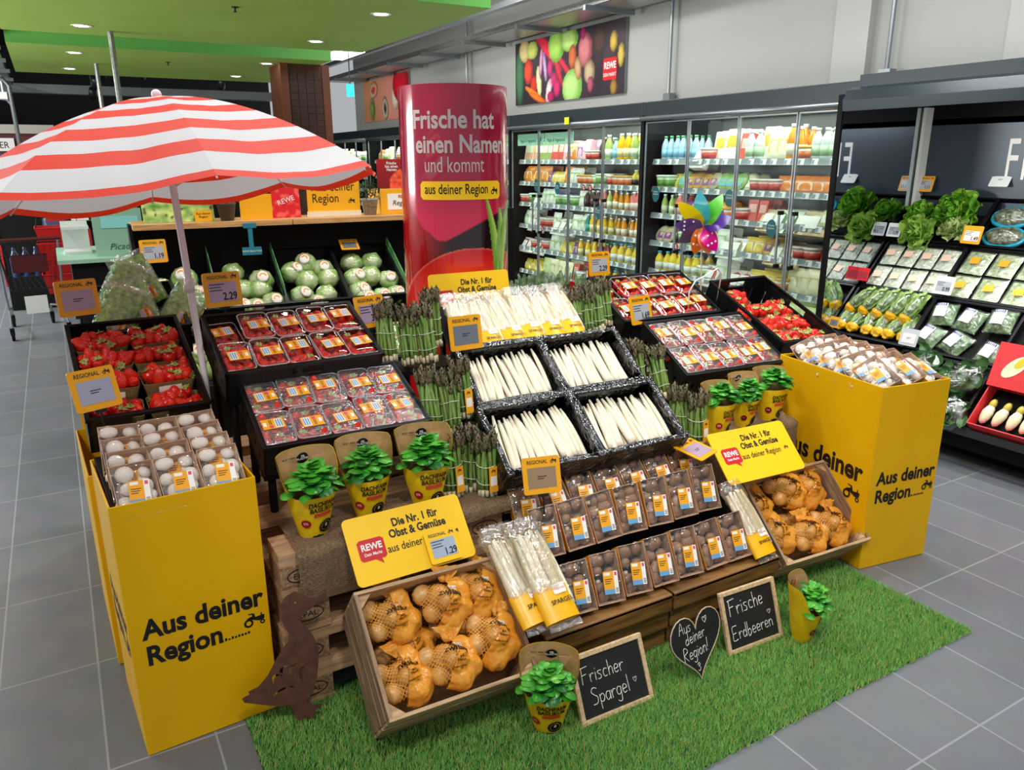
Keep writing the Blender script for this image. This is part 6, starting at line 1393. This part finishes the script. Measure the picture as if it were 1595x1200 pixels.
tt = thing('black_post', 'black post standing just right of the red column', 'post', T(2.56, 4.45, 0)); B().box(-.02, -.02, 0, .02, .02, 1.46).obj('post', M_BLK2, tt)
# ------------------------------------------------------------------ pinwheel
HUB = Vector((3.06, 3.2, 1.405))
t = thing('pinwheel', 'colourful toy pinwheel on a stick above the right strawberry crates', 'pinwheel', T(*HUB))
B().tube([(.03, .02, -.36), (.012, .02, -.02), (0, .012, .0)], .005, 6).obj('stick', pm('pale_stick', '#d8cdb8', .5), t); FC = Vector((-HUB.x, -HUB.y, .2)).normalized(); rx = Vector((0, 0, 1)).cross(FC).normalized(); PMX = basis((0, 0, 0), rx, FC.cross(rx))
for k, (a, h) in enumerate(((100, '#3fb6c6'), (62, '#62d23c'), (138, '#f2d60a'), (20, '#5f3aa8'), (178, '#6b4a98'), (215, '#5f4a70'), (-60, '#ea149a'), (255, '#ee7a28'), (285, '#ef8a5a'))):
    def pet(u, v, a=a):
        L = .195 if 60 < a < 140 else .155; w = .085*math.sin(PI*min(1, .12+.88*v))**.8; x = (u-.5)*w; y = L*v; z = .05*math.sin(PI*v)*(u)*1.3; return tuple(PMX @ R(a-90, 'Z') @ Vector((x, y, z+.01)))
    pet_m = pm('petal_'+h.strip('#'), h, .25, trans=.25)
    p = B().grid(8, 10, pet).obj('petal', pet_m, t, True)
    if k in (4, 6, 7):
        b = B()
        for i in range(6):
            u, v = .2+.3*(i % 3), .35+.3*(i//3); c = Vector(pet(u, v)); b.at(T(*c) @ PMX @ T(0, 0, .003)).prism(circ(.006, 8), 0, .001)
        b.at(ID).obj('dots', M_WINK, p)
B().ball((0, 0, .0), .012, 10, 8).obj('hub', pm('hub_yellow', '#f2c80a', .4), t, True)
# ------------------------------------------------------------------ posters on the wall
def paint(shapes, bg):
    def f(u, v):
        c = bg(u, v)
        for (x, y, rx, ry, ang, h1, h2) in shapes:
            dx, dy = (u-x)*2.9, (v-y); ca, sa = math.cos(math.radians(ang)), math.sin(math.radians(ang)); p, q = (dx*ca+dy*sa)/rx, (-dx*sa+dy*ca)/ry; r = p*p+q*q
            if r < 1: c = mixc(hexc(h1), hexc(h2), sm(0, 1, r+.3*p)+.2*nz(u*40, v*20, x))
        return c
    return f
VEG = [(.05, .45, .13, .5, 0, '#3f7a52', '#1d4030'), (.1, .85, .16, .18, 20, '#d9c48a', '#a88a50'), (.18, .84, .16, .14, 0, '#c9d06a', '#8aa03a'), (.3, .9, .3, .09, -30, '#d8123c', '#8f0a26'), (.36, .7, .42, .055, -38, '#ea1c48', '#b00f30'), (.5, .5, .4, .05, -42, '#d8143e', '#8f0a26'), (.44, .45, .3, .05, -62, '#d81440', '#a00c2c'),
       (.42, .84, .22, .26, 0, '#a9d45e', '#5f9a2c'), (.54, .88, .22, .18, 0, '#b9dc7a', '#6fa038'), (.14, .52, .13, .2, 0, '#e2442a', '#a81a14'), (.2, .3, .1, .14, 0, '#d8301e', '#a01814'), (.25, .34, .07, .24, 8, '#e9e3b8', '#b8c070'), (.27, .62, .045, .24, -6, '#d8a0c0', '#a04a80'), (.31, .55, .045, .24, 10, '#c9b0d8', '#8a5a9a'),
       (.36, .52, .07, .14, 0, '#d8207a', '#8a104a'), (.4, .33, .1, .12, 0, '#c81a6a', '#7a0f42'), (.43, .2, .09, .14, 0, '#d81a70', '#8a1048'), (.35, .16, .08, .2, -12, '#e8d8d8', '#c080a0'), (.37, .08, .1, .08, 0, '#c01a60', '#7a0f42'), (.2, .16, .3, .05, -24, '#f28a2a', '#d85a14'), (.24, .08, .28, .05, -20, '#f07a22', '#c84a10'), (.57, .18, .26, .26, 0, '#b5dc84', '#6fae48'),
       (.57, .62, .1, .18, 0, '#c8683a', '#8a3f20'), (.68, .68, .17, .25, 0, '#c9787c', '#8a4048'), (.62, .44, .09, .17, 10, '#caa07a', '#8a6040'), (.72, .36, .13, .17, 0, '#c0aa88', '#7a6448'), (.73, .18, .07, .12, 0, '#b0506a', '#6a2840'), (.66, .93, .06, .1, 0, '#c01a70', '#7a0f42'), (.8, .78, .14, .22, 10, '#4a3028', '#281814'), (.88, .55, .18, .2, 0, '#3a3038', '#201a20'), (.91, .72, .08, .14, 0, '#c9a93c', '#8a6a20'), (.97, .52, .07, .16, 0, '#c9b44a', '#8a7020'), (.92, .1, .08, .12, 0, '#a07a30', '#604018')]
def poster(lab, y0, y1, z0, z1, fn, logo):
    t = thing('wall_poster', lab, 'poster', T(5.76, y1, z0) @ FACE); w, h = y1-y0, z1-z0
    B().box(0, 0, -.035, w, h, 0).obj('panel', M_GREY, t); printed('photo_print', 150, 60, lambda u, v: (u*w, v*h, .002), fn, attrmat('photo_print_mat'), t)
    if logo:
        flat([rrect(.26, .24, .03)]+[], M_LOGO, t, T(w-.27, .28, .006), 'logo_bubble'); letter('REWE', .1, M_WINK, t, T(w-.27, .285, .008), bold=.03, sx=.85); letter('DEIN MARKT', .055, M_WINK, t, T(w-.27, .2, .008), sx=.75)
poster('large wall poster of assorted vegetables with red logo above the fridges', 7.42, 9.84, 2.48, 3.27, paint(VEG, lambda u, v: mixc(hexc('#1c1420'), hexc('#3a2838'), .5+.5*nz(u*8, v*4, 3))), True)
BRD = [(.25, .75, .3, .2, 10, '#e8d0b0', '#a86a4a'), (.25, .75, .2, .12, 10, '#d83a3a', '#e8b0a0'), (.2, .3, .2, .28, 0, '#d8c090', '#8a6a40'), (.2, .3, .14, .2, 0, '#8ab84a', '#4a7a2a'), (.5, .28, .2, .28, 10, '#e0d0b8', '#8a6a4a'), (.5, .28, .12, .18, 10, '#403040', '#c0b0a0'), (.72, .5, .22, .3, 0, '#e8dcc8', '#a08060'), (.85, .75, .5, .4, 0, '#d8142a', '#a80c1c')]
poster('smaller wall poster of topped bread slices behind the red column', 13.6, 15.95, 2.5, 3.28, paint(BRD, lambda u, v: mixc(hexc('#e09a68'), hexc('#d88a8a'), u)), False)
# ------------------------------------------------------------------ ceiling services
def tray(lab, x, y0, y1, z, w):
    t = thing('cable_tray', lab, 'cable tray', T(x, y0, z)); L = y1-y0; b = B().box(0, 0, 0, w, L, .003, 0)
    b.box(0, 0, 0, .004, L, .07).box(w-.004, 0, 0, w, L, .07); b.obj('tray_sheet', pm('galvanised', '#a3a6a4', .35, .7, var=(40, '#858886')), t)
    for k in range(int(L/1.4)+1): B().box(-.1, k*1.4, -.05, w+.05, k*1.4+.04, -.0).obj('bracket', M_GREY, t)
tray('perforated cable tray running above the fridges along the wall', 5.15, 5.8, 16.5, 3.3, .5)
tray('cable tray at the left edge of the green ceiling panels', -.62, 7, 17.3, 3.05, .3)
t = thing('lighting_rail', 'long grey lighting rail hanging beside the cable tray', 'lighting rail', T(4.72, 4.5, 3.42)); B().box(0, 0, 0, .08, 12, .06).obj('rail', M_GREY, t)
for k in range(6): B().tube([(.04, 1+k*2, .06), (.04, 1+k*2, 1.05)], .006, 5).obj('hanger', M_DARKMET, t)
for x, y, r, l in ((5.72, 6.62, .018, 'right of the vegetable poster'), (5.72, 4.1, .018, 'nearest the mirror, above the fridge'), (5.7, 11.2, .02, 'between the two posters')):
    tt = thing('wall_conduit', 'thin grey conduit pipe on the wall, '+l, 'pipe', T(x, y, 2.32)); B().tube([(0, 0, 0), (0, 0, 2.15)], r, 8).obj('pipe', M_GREY, tt); B().box(-.03, -.05, 0, .05, .05, .1).obj('junction_box', M_GREY, tt)
def pole(lab, x, y): tt = thing('metal_pole', lab, 'pole', T(x, y, 0)); B().tube([(0, 0, .0), (0, 0, 2.998)], .028, 10).obj('pole', pm('galvanised', '#a3a6a4'), tt); B().box(-.08, -.08, 0, .08, .08, .012).obj('foot_plate', M_GREY, tt)
pole('thick grey metal pole rising behind the parasol to the nearer ceiling panel', .73, 9.2); pole('thin grey metal pole behind the parasol left of the thicker one', .745, 12.2)
M_TUBE = pm('pipe_grey', '#7d8286', .4, .4)
for k, (y, z) in enumerate(((14.5, 2.98), (14.8, 2.72))):
    tt = thing('ceiling_pipe', 'grey pipe bending down behind the parasol, %s of the pair' % ('upper', 'lower')[k], 'pipe', T(-.55, y, 0)); B().tube([(-2.5, 0, z), (.0, 0, z), (.16, 0, z-.03), (.22, 0, z-.12), (.24, 0, 1.2)], .03, 8).obj('pipe', M_TUBE, tt, True)
tt = thing('ceiling_beam', 'long pale service duct crossing under the dark ceiling at the back', 'duct', T(-3, 17.5, 2.98)); B().box(0, 0, 0, 8.5, .3, .16).obj('duct', M_TUBE, tt)
def tspot():
    t = thing('track_spot', '', 'spotlight'); M = R(55, 'X')
    B().at(M).lathe([(0, .2), (.06, .2), (.075, 0), (.07, 0)], 14).obj('housing', M_DARKMET, t, True); B().at(M).lathe([(.07, .004), (0, .004)], 14).obj('lens', M_LAMP, t); B().tube([(0, 0, .05), (0, .05, 1.75)], .01, 6).obj('arm', M_DARKMET, t); return t
TS = Kind(tspot)
for x, y, z, l in ((.74, 15.5, 3.18, 'left'), (1.02, 15.6, 3.16, 'second'), (.93, 16, 3.02, 'third, lower'), (.88, 16.4, 2.87, 'lowest'), (1.6, 15.4, 3.14, 'right, beside the pole'), (3.05, 16.2, 3.1, 'left of the brown pillar'), (3.5, 15.2, 3.25, 'nearest the brown pillar')):
    TS(T(x, y, z), 'bright track spotlight at the back, '+l)
tt = thing('strip_luminaire', 'white strip light fixture beyond the right corner of the ceiling panel', 'ceiling light', T(3.75, 8.6, 3.3)); B().box(0, 0, 0, .1, 1.2, .06).obj('luminaire', M_LAMP, tt); B().tube([(.05, .6, .06), (.05, .6, 1.2)], .01, 6).obj('hanger', M_DARKMET, tt)
tt = thing('strip_luminaire', 'white strip light fixture above the brown pillar', 'ceiling light', T(3.8, 11.2, 3.22)); B().box(0, 0, 0, .3, 1.0, .05).obj('luminaire', M_LAMP, tt); B().tube([(.15, .5, .05), (.15, .5, 1.3)], .01, 6).obj('hanger', M_DARKMET, tt)
tt = thing('exit_sign', 'cyan hanging sign at the far left under the dark ceiling', 'sign', T(-.92, 13.0, 2.36)); B().box(0, 0, 0, .15, .03, .17).obj('sign_box', pm('cyan_sign', '#35b8d0', .4, emis=('#35b8d0', 1.2)), tt); B().tube([(.07, .015, .17), (.07, .015, 1.2)], .008, 5).obj('hanger', M_DARKMET, tt)
tt = thing('exit_sign', 'small blue hanging sign beside the brown pillar', 'sign', T(3.6, 10.6, 2.58)); B().box(0, 0, 0, .1, .03, .16).obj('sign_box', pm('cyan_sign', '#35b8d0'), tt); B().tube([(.05, .015, .16), (.05, .015, 1.95)], .008, 5).obj('hanger', M_DARKMET, tt)
tt = thing('security_dome', 'white security camera dome at the far left under the ceiling', 'camera', T(-.9, 12.0, 2.72)); B().ball((0, 0, 0), (.1, .1, .09), 14, 10).tube([(0, 0, .06), (0, 0, 1)], .02, 6).obj('dome', M_WHITE, tt, True)
tt = thing('security_camera', 'small white security camera beside the bending pipes', 'camera', T(-.42, 14.6, 2.72)); B().box(-.05, -.12, -.05, .05, .08, .05).tube([(0, 0, .05), (0, 0, .3)], .015, 6).obj('camera_body', M_WHITE, tt)
# snack kiosk far away at the left
t = thing('snack_kiosk', 'dark red snack kiosk at the far left behind the shopping cart', 'kiosk', T(-5.2, 17, 0)); B().box(0, 0, 0, 5.4, 1.5, 2.25).obj('kiosk_body', pm('maroon_panel', '#5e1420', .5), t); B().box(0, -.1, 2.25, 5.4, 1.5, 2.4).obj('canopy_strip', pm('pale_strip', '#b8b4a8', .5), t)
B().box(4.1, -.05, 1.95, 4.75, -.0, 2.17).obj('sign_plate', M_WINK, t); letter('DÖNER', .16, M_INK, t, T(4.43, -.056, 2.0) @ R(90, 'X'), sx=.85); B().box(3.2, -.06, .5, 5.3, -.01, 1.9).obj('counter_glass', pm('dim_blue_display', '#3d5b8a', .2), t)
letter('BACKEN', .3, M_WINK, t, T(3.2, -.11, 2.5) @ R(90, 'X')); t2 = t
# coffee and sample counter
t = thing('sample_counter', 'black counter with mint green top and promo board behind the lettuce stand', 'counter', T(.02, 6.9, 0)); B().box(.03, .05, 0, .5, 1.0, 1.0).obj('cabinet', M_BLK2, t); B().box(-.06, 0, 1.0, .56, 1.1, 1.03).obj('mint_top', M_MINT, t)
B().box(.22, .15, 1.03, .58, .17, 1.4).obj('promo_board', pm('mint_promo', '#9cc9ae', .5), t); letter('Picadi', .07, pm('dark_green_print', '#2b5a45', .5), t, T(.4, .145, 1.08) @ R(90, 'X'), shear=.3)
B().box(.28, .14, 1.25, .55, .15, 1.34).obj('bright_plate', pm('aqua_plate', '#9ff0ea', .4), t)
tt = thing('sample_box', 'white open display box on the mint topped counter', 'box', T(.02, 7.35, 1.03)); B().box(0, 0, 0, .2, .3, .02).box(0, .28, 0, .2, .3, .25).box(0, 0, .2, .2, .3, .22).obj('box_body', M_WHITE, tt)
# red hand baskets on a rack
for k in range(4):
    tt = thing('shopping_basket', 'red hand basket, %s of the stack behind the shopping cart' % ('lowest', 'second', 'third', 'topmost')[k], 'basket', T(.0, 9.6, .42+k*.16)); b = B(); b.taper(.34, .26, 0, .42, .32, .2, cap=False).taper(.33, .25, .004, .41, .31, .2, cap=False).box(-.17, -.13, 0, .17, .13, .006); b.tube([(-.21, -.16, .2), (.21, -.16, .2), (.21, .16, .2), (-.21, .16, .2)], .01, 6, closed=True).obj('basket_body', pm('red_basket', '#c4161a', .4), tt); B().tube([(-.2, 0, .2), (-.18, 0, .3), (.18, 0, .3), (.2, 0, .2)], .006, 5).obj('handle', M_BLK2, tt)
tt = thing('wire_rack', 'wire promotion rack with red goods behind the baskets', 'rack', T(-.12, 10.4, 0)); b = B()
for x in (0, .5):
    for y in (0, .4): b.tube([(x, y, 0), (x, y, 1.45)], .012, 6)
for z in (.35, .75, 1.1): b.box(0, 0, z, .5, .4, z+.01)
b.obj('frame', M_CHROME, tt)
for k, (x, z) in enumerate(((.12, .76), (.36, .76), (.12, 1.11), (.36, 1.11))): o = B().box(-.09, -.12, 0, .09, .12, .24).obj('snack_carton', pm('red_goods', '#b01a1c', .4) if k % 3 else M_WHITE, None, M=T(-.12+x, 10.6, z)); tag(o, 'snack carton on the wire rack behind the baskets, %s' % ('lower left', 'lower right', 'upper left', 'upper right')[k], 'carton')
tt = thing('black_shelf', 'black shelf unit with red edges standing behind the shopping cart', 'shelf', T(-.62, 11.2, 0)); B().box(0, 0, 0, .46, .4, 1.5).obj('shelf_body', M_BLK2, tt); B().box(-.02, -.01, .3, 0, .41, 1.5).obj('red_edge', pm('red_goods', '#b01a1c'), tt)
# shopping cart
t = thing('shopping_cart', 'wire shopping cart with dark red handle parked at the far left', 'shopping cart', T(-.3, 9.3, 0) @ R(6, 'Z'))
W2 = .27; b = B(); top = [(-W2, -.05, .98), (W2, -.05, .98), (W2*.85, .85, .92), (-W2*.85, .85, .92)]; bot = [(-W2*.75, .05, .5), (W2*.75, .05, .5), (W2*.62, .8, .56), (-W2*.62, .8, .56)]
b.tube(top, .007, 5, closed=True).tube(bot, .006, 5, closed=True)
for s in range(4):
    a, c, d, e = Vector(top[s]), Vector(top[(s+1) % 4]), Vector(bot[s]), Vector(bot[(s+1) % 4])
    for i in range(10): u = i/9; b.tube([a.lerp(c, u), d.lerp(e, u)], .0028, 4)
    for v in (.25, .5, .75): b.tube([a.lerp(d, v), c.lerp(e, v)], .0028, 4)
for i in range(8): u = i/7; b.tube([Vector(bot[0]).lerp(Vector(bot[1]), u), Vector(bot[3]).lerp(Vector(bot[2]), u)], .0028, 4)
b.obj('basket', M_DARKMET, t)
for sx in (-1, 1): B().tube([(sx*W2, -.12, 1.0), (sx*W2*.95, .0, .52), (sx*W2*.9, .1, .3), (sx*W2*.95, -.02, .12)], .011, 6).tube([(sx*W2*.9, .1, .3), (sx*W2*.7, .75, .22), (sx*W2*.7, .8, .12)], .011, 6).obj('chassis_tube', M_GREY, t)
B().tube([(-W2-.03, -.13, 1.02), (W2+.03, -.13, 1.02)], .017, 8).obj('handle', pm('dark_red_handle', '#571218', .4), t)
B().box(-.16, -.02, .68, .16, 0, .86).obj('seat_panel', pm('dark_red_handle', '#571218'), t); B().box(-.1, -.03, .26, .1, -.02, .44).obj('advert_plate', M_WHITE, t)
for sx, y in ((-1, -.02), (1, -.02), (-.74, .8), (.74, .8)): B().at(T(sx*W2*.95, y, .0)).tube([(-.014, 0, .055), (.014, 0, .055)], .055, 12).box(-.02, -.03, .06, .02, .03, .13).obj('wheel', M_BLK2, t)
for k in range(6): o = B().lathe([(.04, 0), (.045, .02), (.045, .2), (.015, .27), (.015, .3), (0, .3)], 10).obj('water_bottle', pm('blue_bottle', '#1f3f66', .2), None, True, T(-.34+(-.1+.1*(k % 3)), 9.7+.11*(k//3), .59)); tag(o, 'blue bottle in the shopping cart, %s' % ('front left', 'front middle', 'front right', 'rear left', 'rear middle', 'rear right')[k], 'bottle')
o = B().box(-.02, -.01, 0, .02, .012, .006).box(-.012, .006, 0, .016, .018, .005).obj('wood_chip', M_PAL, None, M=T(.262, 2.02, 0) @ R(15, 'Z')); tag(o, 'small wood chip on the floor by the left yellow box', 'wood chip')
o = B().tube([(2.8, 3.0, .98), (2.79, 2.99, 1.1), (2.82, 2.98, 1.155), (2.9, 2.98, 1.18), (2.98, 2.99, 1.205), (3.04, 3.02, 1.17), (3.05, 3.05, 1.02)], .004, 6).obj('cable', M_WHITE, None, True); tag(o, 'thin white cable looping between the right strawberry crates', 'cable')
